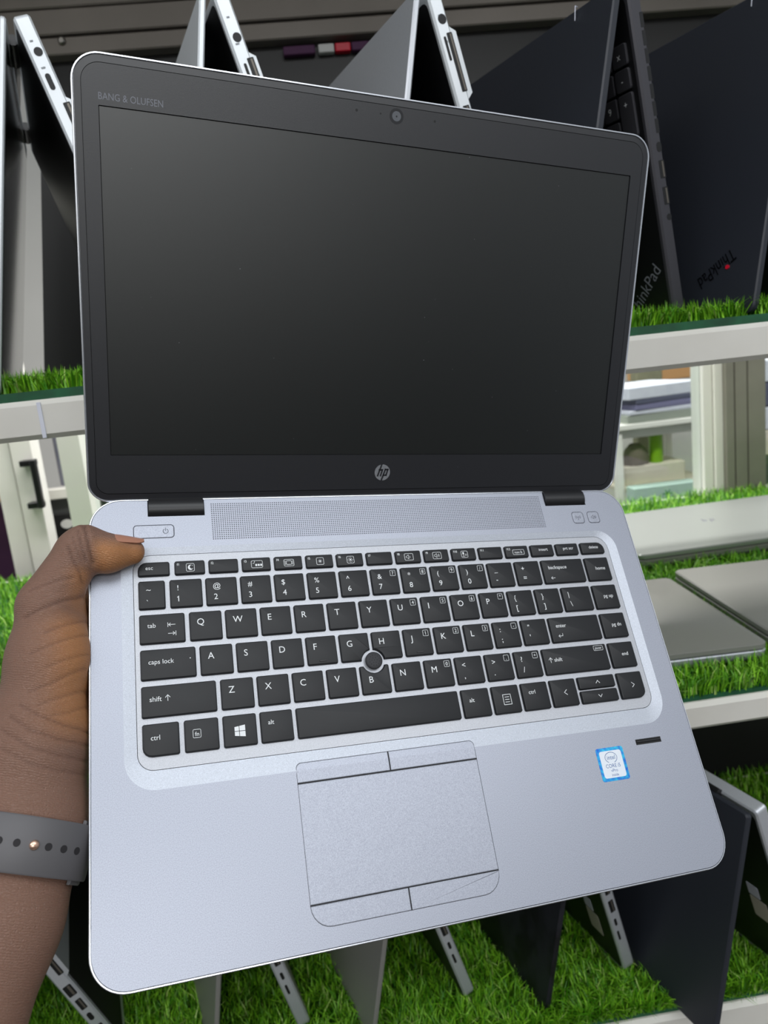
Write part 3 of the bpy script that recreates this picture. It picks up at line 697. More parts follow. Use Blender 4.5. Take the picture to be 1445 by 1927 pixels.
# ---------------------------------------------------------------- tented laptops
def rplate(b, fn, w, l, n0, n1, r0, r1, bev, mi=0):        # slab: t 0..w along the ridge, s 0..l away from the hinge
    o = rr(0, 0, w, l, (r0, r0, r1, r1), 4)
    L = [(inset(o, bev), n0), (o, n0 + bev), (o, n1 - bev), (inset(o, bev), n1)]
    b.loft([[fn(t, s, n) for t, s in q] for q, n in L], mi)
def tent(name, label, group, x, y, zg, H, yaw, al, ab, W, tb, tl, mlid, mbase, mbot=None, ports=(), g=.002, side=None, marks=None, rcor=.012):
    e = empty(name, (x, y, zg), yaw, label, 'laptop', group)
    sa, ca = math.sin(ab), math.cos(ab); sl, cl = math.sin(al), math.cos(al)
    def FB(t, s, n): return (g + s * sa + n * ca, t, H - s * ca + n * sa)
    def FLid(t, s, n): return (-g - s * sl - n * cl, t, H - s * cl + n * sl)
    Lb = (H - tb * sa) / ca; Ll = (H - tl * sl) / cl
    b = MB(); rplate(b, FB, W, Lb, 0, tb, .004, rcor, min(.0016, tb * .25)); b.f = [list(reversed(f)) for f in b.f]
    base = b.build('base', mbase, e, smooth=35)
    b = MB(); rplate(b, FLid, W, Ll, 0, tl, .004, rcor, min(.0012, tl * .25))
    lidp = b.build('lid', mlid, e, smooth=35)
    b = MB(); o = rr(.010, .014, W - .010, Ll - .016, .002, 2); b.loft([[FLid(t, s, -.0004) for t, s in o], [FLid(t, s, .0004) for t, s in o]]); b.build('screen', 'gloss', lidp)
    b = MB(); o = rr(.004, .006, W - .004, Lb - .006, .006, 3); b.loft([[FB(t, s, .0003) for t, s in o], [FB(t, s, -.0003) for t, s in o]]); b.build('keyboard_deck', 'inner', base)
    if mbot:
        b = MB(); o = rr(.006, .006, W - .006, Lb - .008, .008, 3); b.loft([[FB(t, s, tb - .0004) for t, s in o], [FB(t, s, tb + .0006) for t, s in o]]); b.f = [list(reversed(f)) for f in b.f]
        b.build('bottom_cover', mbot, base)
    for q in (.12, .75):
        b = MB(); b.tube([(0, W * q, H - .001), (0, W * (q + .14), H - .001)], .0042, 10); b.build('hinge', 'hinge', e, smooth=50)
    for p in ports:                                        # (kind, s0, s1, n0, n1) on the near end
        k, s0, s1, n0, n1 = p; b = MB()
        if k == 'round': o = [((s0 + s1) / 2 + (s1 - s0) / 2 * math.cos(R_(22.5 * i)), (n0 + n1) / 2 + (s1 - s0) / 2 * math.sin(R_(22.5 * i))) for i in range(16)]
        else: o = rr(s0, n0, s1, n1, min(s1 - s0, n1 - n0) * (.48 if k == 'oval' else .12), 3)
        dep = -.0002
        b.loft([[FB(.0005, s, n) for s, n in o], [FB(dep, s, n) for s, n in o]])
        po = b.build({'dock': 'docking_port', 'vent': 'vent_slot', 'round': 'round_port'}.get(k, 'side_port'), 'port', base)
        if k in ('usb', 'dock', 'lan'):
            b = MB(); m = (n0 + n1) / 2; b.loft([[FB(0, s, n) for s, n in q] for q in (rr(s0 + .001, m, s1 - .001, m + (n1 - n0) * .28, .0002, 1),)] + [[FB(-.0004, s, n) for s, n in q] for q in (rr(s0 + .001, m, s1 - .001, m + (n1 - n0) * .28, .0002, 1),)])
            b.build('port_tongue', 'portmetal', po)
        if k == 'dock':
            b = MB(); b.loft([[FB(t, s, n) for s, n in [(s0 - .004, tb - .001), (s0, tb + .004), (s1 + .002, tb + .004), (s1 + .006, tb - .001)]] for t in (0, W * .6)]); b.build('docking_ridge', mbase, base)
    if marks: marks(e, base, lidp, FB, FLid, Lb, Ll)
    return e
G1 = 'silver laptops tented on the upper shelf'; G2 = 'black laptops tented on the upper shelf'; G3 = 'laptops tented on the lowest shelf'
SILV = [('round', .0235, .0300, .0035, .0105), ('oval', .042, .054, .0040, .0080), ('dock', .064, .100, .0080, .0135), ('usb', .118, .134, .004, .010), ('usb', .15, .166, .004, .010)]
def plugmarks(e, base, lidp, FB, FLid, Lb, Ll):
    b = MB()
    for s, n, w in ((.0185, .0055, .0022), (.0375, .0055, .0030), (.109, .0085, .0030)):
        for k in range(3): o = [(s + k * .0005, n - w / 2), (s + k * .0005, n + w / 2)]; stroke(b, o, .00022, 0)
    me = MB(); me.v = [FB(-.0002, s, n) for s, n, _ in b.v]; me.f = b.f; me.m = b.m; tag(me.build('port_symbols', 'darkprint', base), kind='stuff')
YW = R_(17)
Z1 = .006
tent('tented_laptop', 'pale silver tented laptop at the far left with ports along its side', G1, -.186, .640, Z1, .274, YW, R_(11.2), R_(15.5), .33, .0125, .0045, 'lwhite', 'lwhite', 'lgrey', SILV, marks=plugmarks)
tent('tented_laptop', 'silver tented laptop whose top peeks out above the screen near its left end', G1, -.038, .640, Z1, .281, YW, R_(10), R_(14.5), .33, .0125, .005, 'lwhite', 'lwhite', 'lgrey',
     [('round', .030, .037, .0035, .0105), ('oval', .052, .066, .0045, .0068), ('dock', .049, .094, .0085, .0140), ('usb', .118, .134, .004, .010)], marks=plugmarks)
tent('tented_laptop', 'silver tented laptop showing its shiny lid above the middle of the screen', G1, .1255, .640, Z1, .272, R_(18), R_(12.5), R_(14), .33, .0125, .005, 'lsilver', 'lwhite', 'lgrey',
     [('round', .018, .0255, .0035, .0110), ('oval', .034, .052, .0040, .0062), ('dock', .032, .076, .0075, .0125), ('usb', .086, .102, .004, .010)], marks=plugmarks)
def tp_logo(F, t0, s0, dt, ds, n, size, length):           # lettering laid on a slab: baseline from (t0,s0) along (dt,ds)
    L = math.hypot(dt, ds); dt, ds = dt / L, ds / L
    out = MB(); src = MB(); text_fit(src, 'ThinkPad', 0, length, 0, size, 0)
    out.v = [F(t0 + dt * v[0] - ds * v[1], s0 + ds * v[0] + dt * v[1], n) for v in src.v]
    out.f = src.f; out.m = src.m
    return out
def marks4(e, base, lidp, FB, FLid, Lb, Ll):
    # number pad keys on the inner side near the open end; user's right is towards the viewer (t falls), up is towards the hinge (s falls)
    lab = [['', '', 'x', 'x'], ['', '/', '*', '-'], ['7', '8', '9', '+'], ['4', '5', '6', ''], ['1', '2', '3', '']]
    for r in range(5):
        for c in range(4):
            t1 = .0088 + (3 - c) * .0187; s0 = .0375 + r * .0185; ln = .0165
            if c == 3 and r == 3: continue
            if c == 3 and r == 2: ln = .035
            o = rr(t1, s0, t1 + .0165, s0 + ln, .002, 2)
            b = MB(); b.loft([[FB(t, s, 0) for t, s in o], [FB(t, s, -.0018) for t, s in o], [FB(t, s, -.0022) for t, s in inset(o, .0006)]]); k = b.build('number_key', 'lgraph', base)
            if lab[r][c]:
                src = MB(); text(src, lab[r][c], 0, 0, .0052, 0, align='c')
                q = MB(); q.v = [FB(t1 + .0085 - x, s0 + .011 - y, -.0025) for x, y, z in src.v]; q.f = src.f; q.m = src.m; q.build('key_legend', 'legend', k)
    b = MB(); b.tube([FLid(.046, .010, .0078), FLid(.045, .004, .0095), FLid(.047, -.002, .0085), FLid(.050, -.004, .004)], .00045, 6); b.build('loose_thread', 'paper', lidp)
    q = tp_logo(FB, .0450, .2590, -1, -1, -.0006, .0115, .053); q.build('brand_lettering', 'greyprint', base)
VENT = [('vent', .020 + .0134 * k, .0312 + .0134 * k, .0092, .0128) for k in range(7)]
BLK = VENT + [('oval', .1185, .1265, .0070, .0125), ('usb', .133, .1475, .0068, .0128), ('usb', .1545, .169, .0068, .0128), ('round', .1765, .182, .0072, .0127)]
tent('tented_laptop', 'black tented laptop whose number pad and vent slots show behind the screen corner', G2, .2865, .640, Z1, .266, R_(20), R_(13.5), R_(9.2), .375, .0135, .007, 'lblack', 'lgraph', 'lblack', BLK, marks=marks4, rcor=.008)
def marks5(e, base, lidp, FB, FLid, Lb, Ll):
    b = MB(); b.tube([FLid(.046, .010, .0078), FLid(.045, .004, .0095), FLid(.047, -.002, .0085), FLid(.050, -.004, .004)], .00045, 6); b.build('loose_thread', 'paper', lidp)
    q = tp_logo(FLid, .0305, .2185, .0313, .0207, .0076, .0120, .041); q.build('brand_lettering', 'logo', lidp)
    d = MB(); c = (.0328, .2348); d.loft([[FLid(c[0] + .0019 * math.cos(R_(30 * k)), c[1] + .0019 * math.sin(R_(30 * k)), n) for k in range(12)] for n in (.0068, .0079)]); d.build('red_dot', 'red', lidp)
tent('tented_laptop', 'black tented laptop at the upper right with dark lettering on its lid', G2, .4500, .652, Z1, .272, R_(20), R_(13), R_(11), .375, .0135, .007, 'lblack', 'lgraph', 'lblack', BLK, marks=marks5, rcor=.008)
# lowest shelf
Z3 = -.664
LOW = [('lan', .062, .074, .003, .011), ('usb', .080, .092, .004, .010), ('usb', .100, .115, .004, .010), ('oval', .124, .133, .0045, .0075), ('oval', .140, .152, .004, .0065)]
tent('tented_laptop', 'tented laptop low beside the forearm, row of ports facing out, dark underside', G3, -.352, .650, Z3, .205, YW, R_(15), R_(21), .33, .0135, .006, 'lgrey', 'lsilver', 'black',
     [('round', .045, .053, .003, .011), ('dock', .062, .098, .008, .0135), ('oval', .066, .082, .0025, .0055), ('lan', .112, .126, .003, .011), ('usb', .132, .146, .004, .010), ('oval', .152, .162, .004, .0085), ('usb', .170, .186, .004, .010)])
tent('tented_laptop', 'grey lidded tented laptop low behind the front left edge of the laptop', G3, -.133, .650, Z3, .200, YW, R_(10.5), R_(13), .33, .0125, .005, 'lgrey', 'lsilver', 'lgrey', LOW)
tent('tented_laptop', 'grey lidded tented laptop low behind the touchpad, ports down its slanted side', G3, .0335, .650, Z3, .200, YW, R_(13.5), R_(15), .33, .0120, .005, 'lgrey', 'lsilver', 'lgrey', LOW)
def lowmarks(e, base, lidp, FB, FLid, Lb, Ll):
    for s0, s1, t0, t1, m in ((.118, .134, .030, .044, 'paper'), (.136, .164, .024, .044, 'cream')):
        b = MB(); o = rr(t0, s0, t1, s1, .001, 1); b.loft([[FB(t, s, 0) for t, s in o], [FB(t, s, -.0006) for t, s in o]]); b.build('palm_rest_sticker', m, base)
tent('tented_laptop', 'tented laptop with a scuffed black lid, low behind the front edge right of the touchpad', G3, .2115, .650, Z3, .196, YW, R_(13.5), R_(13.5), .33, .0135, .006, 'lworn', 'lsilver', 'black', LOW, marks=lowmarks)
tent('tented_laptop', 'tented laptop with a plain black lid and silver rim at the lower right corner', G3, .3560, .588, Z3, .226, YW, R_(12), R_(17), .34, .0140, .0065, 'lblack', 'lsilver', 'black', LOW, marks=lowmarks, rcor=.02)

# ---------------------------------------------------------------- closed laptops
def closed(f, label, mat_l, mat_b, logo=False):
    cx, cy, a, w, d, th = f; z = -.339 + .010
    e = empty('closed_laptop', (cx, cy, z), a, label, 'laptop', 'closed laptops on the middle shelf')
    o = rr(-w / 2, -d / 2, w / 2, d / 2, .010, 5)
    MB().loft([(inset(o, .006), 0), (inset(o, .001), .005), (o, th * .55), (inset(o, .001), th * .6)]).build('base', mat_b, e, smooth=35)
    MB().loft([(inset(o, .004), th * .58), (inset(o, .004), th * .68)]).build('lid_gap', 'seam', e)
    L = MB().loft([(inset(o, .001), th * .66), (o, th * .72), (o, th * .93), (inset(o, .002), th)]).build('lid', mat_l, e, smooth=35)
    if logo:
        b = MB(); zz = th + .0002; s = .0007
        for pts in ([(-11, 15), (-17, -7)], [(-14, 5), (-8, 5), (-11, -7)], [(4, 5), (-3, -17)], [(4, 5), (11, 5), (8, -7), (1, -7)]):
            stroke(b, [(.000 + p[0] * s, .012 + p[1] * s) for p in pts], .0024, zz)
        b.build('lid_emblem', 'greyprint', L)
closed(FL[0], 'closed grey laptop at the front of the middle shelf, its edge against the held laptop', 'lgrey', 'lsilver')
closed(FL[1], 'closed warm grey laptop on the middle shelf at the right edge of the photo', 'lgrey', 'lgrey')
closed(FL[2], 'closed pale laptop with a faint emblem at the back of the middle shelf', 'lpale', 'lgrey', True)

# ---------------------------------------------------------------- behind the shelves: rails, panels, frames
YB = 1.05
def panel(name, q):                                        # upright board from its outline in x, z
    struct(MB().loft([[(x, YB + .012, z) for x, z in q], [(x, YB, z) for x, z in q]]), name, 'darkpanel')
panel('wall_panel', [(-.352, -.02), (1.3, -.02), (1.3, .4035), (-.280, .4035)])
panel('wall_panel', [(-1.1, -.02), (-.392, -.02), (-.306, .4035), (-1.1, .4035)])
struct(MB().box(-1.1, .99, -.67, 1.3, 1.0, -.345), 'lower_shade_sheet', 'darkpanel')  # dark sheet standing in for the deep shadow under the middle shelf
for i, (z0, z1, y0, y1) in enumerate([(.404, .4235, YB - .02, YB + .02), (.424, .426, YB - .006, YB + .02), (.4265, .4545, YB - .02, YB + .02), (.4552, .60, YB - .022, YB + .02)]):  # top rail carried up out of view to block the added back light
    r = MB().bbox(-1.1, y0, z0, 1.3, y1, z1, .003).build('trim_%d' % (i + 1), 'rail'); r['kind'] = 'structure'
s = MB(); n = 14
s.loft([[(-.243 + .005 * q * math.cos(2 * math.pi * k / n), YB - .0205 - d, .4185 + .005 * q * math.sin(2 * math.pi * k / n)) for k in range(n)] for d, q in ((0, 1), (.002, .95), (.004, .55))])
tag(s.build('rail_screw', 'steel', smooth=40), 'small round screw head in the grey rail above the left laptops', 'screw')
for i, (x0, x1, m, nm) in enumerate([(.020, .060, 'purple', 'purple strip'), (.064, .084, 'spot', 'white strip'), (.085, .105, 'red', 'red strip'), (.106, .130, 'purple', 'dull purple strip')]):
    q = MB().bbox(x0, YB - .012, .3885, x1, YB - .001, .3985, .002).build('packet', m)
    tag(q, ['purple packet end glimpsed under the back rail, leftmost of four', 'white packet end glimpsed under the back rail', 'red packet end glimpsed under the back rail', 'purple packet end glimpsed under the back rail, rightmost of four'][i], 'packet', 'packets under the back rail')
# white frame stiles and grey pillar behind the middle shelf
YP = 1.455
def post(name, x0, x1, m, y0=YP, y1=YP + .05, z0=-.345, z1=.36, grooves=()):
    o = [(x0, y0), (x1, y0), (x1, y1), (x0, y1)]
    for g0, g1 in grooves: o[-3:-3] = [(g0, y0), (g0, y0 + .006), (g1, y0 + .006), (g1, y0)]
    b = MB(); b.loft([(o, z0), (o, z1)]); return struct(b, name, m)
post('trim_5', .782, .800, 'alu', z1=0); post('trim_6', .802, .818, 'alu', y0=YP - .008, z1=0)
post('trim_7', .819, .901, 'greyalu', y0=YP - .02, z1=0, grooves=((.835, .838), (.862, .865)))
struct(MB().box(.901, YP, -.345, .912, YP + .04, 0), 'trim_8', 'alu')
struct(MB().box(.912, YP + .012, -.34, 1.45, YP + .016, 0), 'window_2', 'glass')
struct(MB().box(-.44, YP + .012, -.34, .782, YP + .016, 0), 'window_1', 'glass')
# left sliding door: white stiles, handle, things seen through it
YD = 1.60
post('trim_9', -.648, -.612, 'alu', y0=YD - .02, y1=YD + .03, z0=-.42); post('trim_10', -.606, -.566, 'alu', y0=YD - .03, y1=YD + .02, z0=-.42)
post('trim_11', -.470, -.43, 'alu', y0=YP - .02, y1=YP + .04, z0=-.42, z1=0)
h = MB()
for z in (-.121, -.206): h.bbox(-.586, YD - .055, z - .006, -.558, YD - .028, z + .006, .003)
h.bbox(-.564, YD - .062, -.212, -.552, YD - .048, -.115, .003)
dh = tag(h.build('door_handle', 'hinge'), 'black bracket handle on the white sliding door at the left edge', 'handle')
tag(MB().bbox(-.566, YD + .10, -.19, -.45, YD + .115, .02, .004).build('hanging_sheet', 'bluegrey'), 'mottled blue grey sheet behind the sliding door', 'sheet')
tag(MB().bbox(-.522, YD + .094, -.132, -.500, YD + .099, -.108, .002).build('paper_tag', 'yellow'), 'small yellow green tag on the blue grey sheet', 'tag')
cb = empty('cabinet', (-.51, YD + .08, -.42), label='dark cabinet with a pale bar and three round sockets behind the door', cat='cabinet')
MB().bbox(-.11, 0, 0, .11, .10, .215, .004).build('cabinet_body', 'darkgrey', cb)
MB().bbox(-.11, -.012, .205, .11, .02, .228, .004).build('top_bar', 'alu', cb)
MB().bbox(-.075, -.008, .125, .055, .0, .172, .004).build('socket_panel', 'black', cb)
for k in range(3):
    b = MB(); b.loft([[(-.048 + .034 * k + .013 * math.cos(R_(30 * i)), -.008 - d, .149 + .010 * math.sin(R_(30 * i))) for i in range(12)] for d in (0, .003)]); b.f = [list(reversed(f)) for f in b.f]; b.build('socket', 'spot', cb)
tag(MB().bbox(-.86, YD + .12, -.42, -.66, YD + .2, -.06, .02).build('storage_bag', 'purple'), 'purple bag standing at the left edge behind the white door', 'bag')
tag(MB().bbox(-.82, YD + .02, -.20, -.655, YD + .1, -.05, .005).build('storage_box', 'tan'), 'tan box at the left edge behind the white door', 'box')
# far stand with papers, seen past the pillar
rk = empty('side_table', (.98, 2.0, -.62), label='white metal table carrying stacks of paper beyond the glass', cat='table')
MB().bbox(-.17, -.02, .370, .13, .28, .386, .004).build('table_top', 'alu', rk)
MB().bbox(-.15, 0, .345, .12, .012, .368, .003).build('apron', 'alu', rk)
for sx in (-.155, .115):
    for sy in (.0, .26): MB().bbox(sx - .011, sy - .011, -.78, sx + .011, sy + .011, .37, .004).build('leg', 'alu', rk)
MB().bbox(-.15, 0, .195, .12, .26, .207, .003).build('lower_shelf', 'cream', rk)
z = -.2335
for i, (w, th, m, dx, lb) in enumerate([(.215, .022, 'sage', .0, 'grey green file at the bottom of the pile on the far table'), (.20, .012, 'paper', -.004, 'thin paper bundle above the grey green file'),
                                       (.195, .016, 'lilac', .006, 'lilac file in the middle of the pile'), (.19, .014, 'slate', .002, 'dark slate file near the top of the pile'),
                                       (.225, .034, 'paper', -.006, 'thick white paper bundle on top of the pile')]):
    o = MB(); k = 3 if th > .02 else 1
    q = rr(-w / 2, -.07, w / 2, .16, .004, 2)
    o.loft([(inset(q, .002), 0), (q, .002), (q, th - .002), (inset(q, .003), th)]); ob = o.build('paper_bundle' if m == 'paper' else 'file_folder', m)
    ob.location = (.955 + dx, 2.06, z); ob.rotation_euler = (0, 0, R_(2 + 2 * i)); z += th
    tag(ob, lb, 'paper', 'pile on the far table')
def lathe(name, prof, m, loc, n=16):
    b = MB(); b.loft([[(r * math.cos(2 * math.pi * k / n), r * math.sin(2 * math.pi * k / n), z) for k in range(n)] for r, z in prof]); o = b.build(name, m, smooth=45); o.location = loc; return o
ZS = -.413
tag(lathe('bottle', [(.017, 0), (.0185, .004), (.0185, .115), (.014, .13), (.008, .14), (.008, .155)], 'lime', (.957, 2.05, ZS + .055)), 'lime green bottle under the far table', 'bottle')
tag(MB().bbox(.85, 2.02, ZS, 1.03, 2.22, ZS + .055, .006).build('storage_box', 'cream'), 'cream box on the lower shelf of the far table', 'box')
b = MB(); b.loft([[(.895 + .034 * q * math.cos(2 * math.pi * k / 14) * (1 + .15 * math.sin(3 * k)), 2.05 + .03 * q * math.sin(2 * math.pi * k / 14), ZS + .055 + z) for k in range(14)] for z, q in ((0, 1.0), (.02, 1.05), (.045, .8), (.06, .4))])
tag(b.build('cloth_bundle', 'brown', smooth=60), 'crumpled brown cloth left of the lime green bottle', 'cloth')
mt = empty('wall_tray', (.93, 1.93, -.455), label='pale mint tray with a green mark below the far table top', cat='tray')
MB().bbox(-.095, 0, 0, .09, .05, .052, .004).build('tray_body', 'mint', mt)
q = MB(); 
for k in range(6): stroke(q, [(0, 0), (.011 * math.cos(R_(60 * k)), .009 * math.sin(R_(60 * k)))], .004, 0)
qq = MB(); qq.v = [(x, -.0006, .028 + y) for x, y, z in q.v]; qq.f = q.f; qq.m = q.m; qq.build('green_mark', 'mintdark', mt)
tag(MB().bbox(.83, 1.95, -.56, 1.03, 2.02, -.468, .006).build('storage_box', 'slate'), 'slate coloured box under the mint tray', 'box')
tag(MB().bbox(1.04, 2.35, -.9, 1.13, 2.4, -.10, .008).build('curtain', 'olive'), 'olive curtain hanging behind the far table', 'curtain')
tag(MB().bbox(.80, 2.32, -.16, .93, 2.36, .02, .005).build('monitor', 'navy'), 'dark navy screen behind the paper pile', 'screen')
tag(MB().bbox(1.16, 2.5, -.16, 1.32, 2.7, .02, .006).build('storage_box', 'tan'), 'tan cardboard box high behind the glass, left of the pillar', 'box')
for i, (z0, z1, m) in enumerate([(-.16, -.10, 'paper'), (-.225, -.163, 'slate'), (-.29, -.228, 'paper'), (-.36, -.292, 'cream'), (-.44, -.362, 'darkgrey'), (-.62, -.442, 'cream')]):
    tag(MB().bbox(1.20, 1.95, z0, 1.55, 2.2, z1, .006).build('storage_box', m), ['white box on top of the pile right of the pillar', 'slate box in the pile right of the pillar', 'white box in the middle of the pile right of the pillar', 'cream box in the pile right of the pillar', 'dark grey box in the pile right of the pillar', 'cream box at the bottom of the pile right of the pillar'][i], 'box', 'boxes piled right of the pillar')
struct(MB().box(.45, 2.75, -1.4, 2.2, 2.8, .4), 'wall_far', 'wallwhite')

# ---------------------------------------------------------------- the hand: one continuous surface grown from tapered bones (deck millimetres)
def seg(Pn, a, b, r1, r2, sq=1.0):
    a = np.array(a, np.float32); b = np.array(b, np.float32); ab = b - a
    q = Pn - a; t = np.clip((q @ ab) / (ab @ ab), 0, 1)
    d = q - t[..., None] * ab
    if sq != 1.0: d = d * np.array([1, 1, 1 / sq], np.float32)
    return (np.linalg.norm(d, axis=-1) - (r1 + (r2 - r1) * t)) * min(1.0, sq)
def smin(a, b, k):
    h = np.clip(.5 + .5 * (b - a) / k, 0, 1); return b + (a - b) * h - k * h * (1 - h)
def hand_sdf(Pn):
    d = seg(Pn, (-120, -190, -8), (-39.5, 38, -13), 36, 27, .84)                  # forearm
    d = smin(d, seg(Pn, (-39.5, 38, -13), (-30, 74, -14), 27, 26.5, .80), 10)       # wrist
    d = smin(d, seg(Pn, (-30, 74, -14), (-25, 112, -13), 26.5, 23.5, .86), 12)      # heel of the hand
    d = smin(d, seg(Pn, (-24, 110, -8), (-18.5, 150, -4.5), 18.5, 18.5), 14)      # ball of the thumb
    d = smin(d, seg(Pn, (-18.5, 150, -4.5), (-18.5, 175, 1), 18.5, 14.5), 9)
    d = smin(d, seg(Pn, (-11.5, 175, -4), (-12, 150, -5), 10, 12), 6)               # fold of the web against the edge
    d = smin(d, seg(Pn, (-22, 110, -26), (-16, 180, -33), 19, 13), 12)            # palm, index side
    d = smin(d, seg(Pn, (-24, 108, -28), (-14, 133, -38), 18, 12), 12)            # palm, little finger side
    for pts, rs in (([(-14, 181, -33), (20, 204, -31), (47, 212, -29.5), (67, 215, -28.5)], (11, 9.5, 8.6, 7.4)),
                    ([(-13, 164, -36), (28, 182, -31), (59, 188, -29.5), (81, 190, -28.5)], (11, 9.5, 8.6, 7.4)),
                    ([(-13, 147, -37), (27, 159, -31), (56, 163, -29.5), (76, 165, -28.5)], (10.5, 9.2, 8.3, 7.2)),
                    ([(-14, 131, -36), (18, 136, -30), (40, 139, -28.5), (56, 141, -28)], (9.5, 8.2, 7.4, 6.4))):
        f = None
        for a, b, r1, r2 in zip(pts[:-1], pts[1:], rs[:-1], rs[1:]):
            s_ = seg(Pn, a, b, r1, r2); f = s_ if f is None else smin(f, s_, 2.0)
        d = smin(d, f, 5.0)
    th = smin(seg(Pn, (-19.5, 176.5, 2), (-3.5, 201.5, 9.5), 13.8, 11.6), seg(Pn, (-3.5, 201.5, 9.5), (-1.0, 204.0, 10), 11.8, 11.3), 3)   # thumb
    th = smin(th, smin(seg(Pn, (-1.0, 203.0, 9.5), (10, 200.4, 8.6), 11.0, 9.8), seg(Pn, (10, 200.4, 8.6), (21.8, 201.4, 6.9), 9.8, 6.9), 4), 3.0)
    d = smin(d, th, 5.0)
    # flat of the laptop: the flesh presses against the edge and the deck
    x, y, z = Pn[..., 0], Pn[..., 1], Pn[..., 2]
    lapd = np.maximum.reduce([z - .35, -(z + 19.3), -(x + .35), -.757 * (x + .4) - .653 * (z + 5.3)])
    return np.maximum(d, -lapd)
def surface_nets(D, org, h):
    S = D < 0; nx_, ny_, nz_ = D.shape
    c = [S[i:nx_ - 1 + i, j:ny_ - 1 + j, k:nz_ - 1 + k] for i in (0, 1) for j in (0, 1) for k in (0, 1)]
    cnt = sum(q.astype(np.int8) for q in c); act = (cnt > 0) & (cnt < 8)
    I, J, K = np.nonzero(act); idx = -np.ones(act.shape, np.int32); idx[I, J, K] = np.arange(len(I))
    off = np.array([(i, j, k) for i in (0, 1) for j in (0, 1) for k in (0, 1)])
    val = np.stack([D[I + o[0], J + o[1], K + o[2]] for o in off], 1)
    acc = np.zeros((len(I), 3)); n = np.zeros(len(I))
    for a in range(8):
        for b_ in range(a + 1, 8):
            if np.abs(off[a] - off[b_]).sum() != 1: continue
            va, vb = val[:, a], val[:, b_]; m = (va < 0) != (vb < 0)
            t = np.where(m, va / np.where(m, va - vb, 1), 0)
            acc += np.where(m[:, None], off[a] + t[:, None] * (off[b_] - off[a]), 0); n += m
    V = (np.stack([I, J, K], 1) + acc / n[:, None]) * h + org
    F = []
    for ax in range(3):
        sl0 = [slice(None)] * 3; sl1 = [slice(None)] * 3; sl0[ax] = slice(0, -1); sl1[ax] = slice(1, None)
        A, B_ = S[tuple(sl0)], S[tuple(sl1)]; e = np.argwhere(A != B_); u, w = [q for q in range(3) if q != ax]
        ok = (e[:, u] > 0) & (e[:, w] > 0) & (e[:, u] < D.shape[u] - 1) & (e[:, w] < D.shape[w] - 1); e = e[ok]
        inside = A[tuple(e.T)]
        def cell(du, dw): q = e.copy(); q[:, u] -= du; q[:, w] -= dw; return idx[tuple(q.T)]
        quad = np.stack([cell(1, 1), cell(0, 1), cell(0, 0), cell(1, 0)], 1)
        flip = inside if ax != 1 else ~inside
        quad[~flip] = quad[~flip][:, ::-1]
        F.append(quad)
    return V, np.concatenate(F)
h_ = 1.0; lo_ = np.array([-152.0, -196.0, -62.0]); hi_ = np.array([92.0, 226.0, 28.0])
gx, gy, gz = [np.arange(lo_[i], hi_[i], h_, dtype=np.float32) for i in range(3)]
D = np.full((len(gx), len(gy), len(gz)), 9.0, np.float32)
for j0 in range(0, len(gy), 40):                           # slabs keep memory small
    Y_ = gy[j0:j0 + 40]; ymid = Y_.mean(); xs = (gx < (10 if ymid < 110 else 95))
    Pn = np.stack(np.meshgrid(gx[xs], Y_, gz, indexing='ij'), -1)
    D[np.nonzero(xs)[0][0]:np.nonzero(xs)[0][-1] + 1, j0:j0 + 40] = hand_sdf(Pn)
D[0] = D[-1] = 9; D[:, 0] = D[:, -1] = 9; D[:, :, 0] = D[:, :, -1] = 9
V, F = surface_nets(D, lo_, h_)
E_ = np.unique(np.sort(np.concatenate([F[:, [0, 1]], F[:, [1, 2]], F[:, [2, 3]], F[:, [3, 0]]]), 1), axis=0)
deg = np.bincount(E_.ravel(), minlength=len(V)).astype(float)
def smooth(V, lam):
    s_ = np.zeros_like(V)
    for a in range(3): s_[:, a] = np.bincount(E_[:, 0], V[E_[:, 1], a], len(V)) + np.bincount(E_[:, 1], V[E_[:, 0], a], len(V))
    return V + lam * (s_ / deg[:, None] - V)
for _ in range(8): V = smooth(V, .55)
fn_ = np.cross(V[F[:, 2]] - V[F[:, 0]], V[F[:, 3]] - V[F[:, 1]]); N = np.zeros_like(V)
for c in range(4):
    for a in range(3): N[:, a] += np.bincount(F[:, c], fn_[:, a], len(V))
N /= np.linalg.norm(N, axis=1)[:, None] + 1e-9
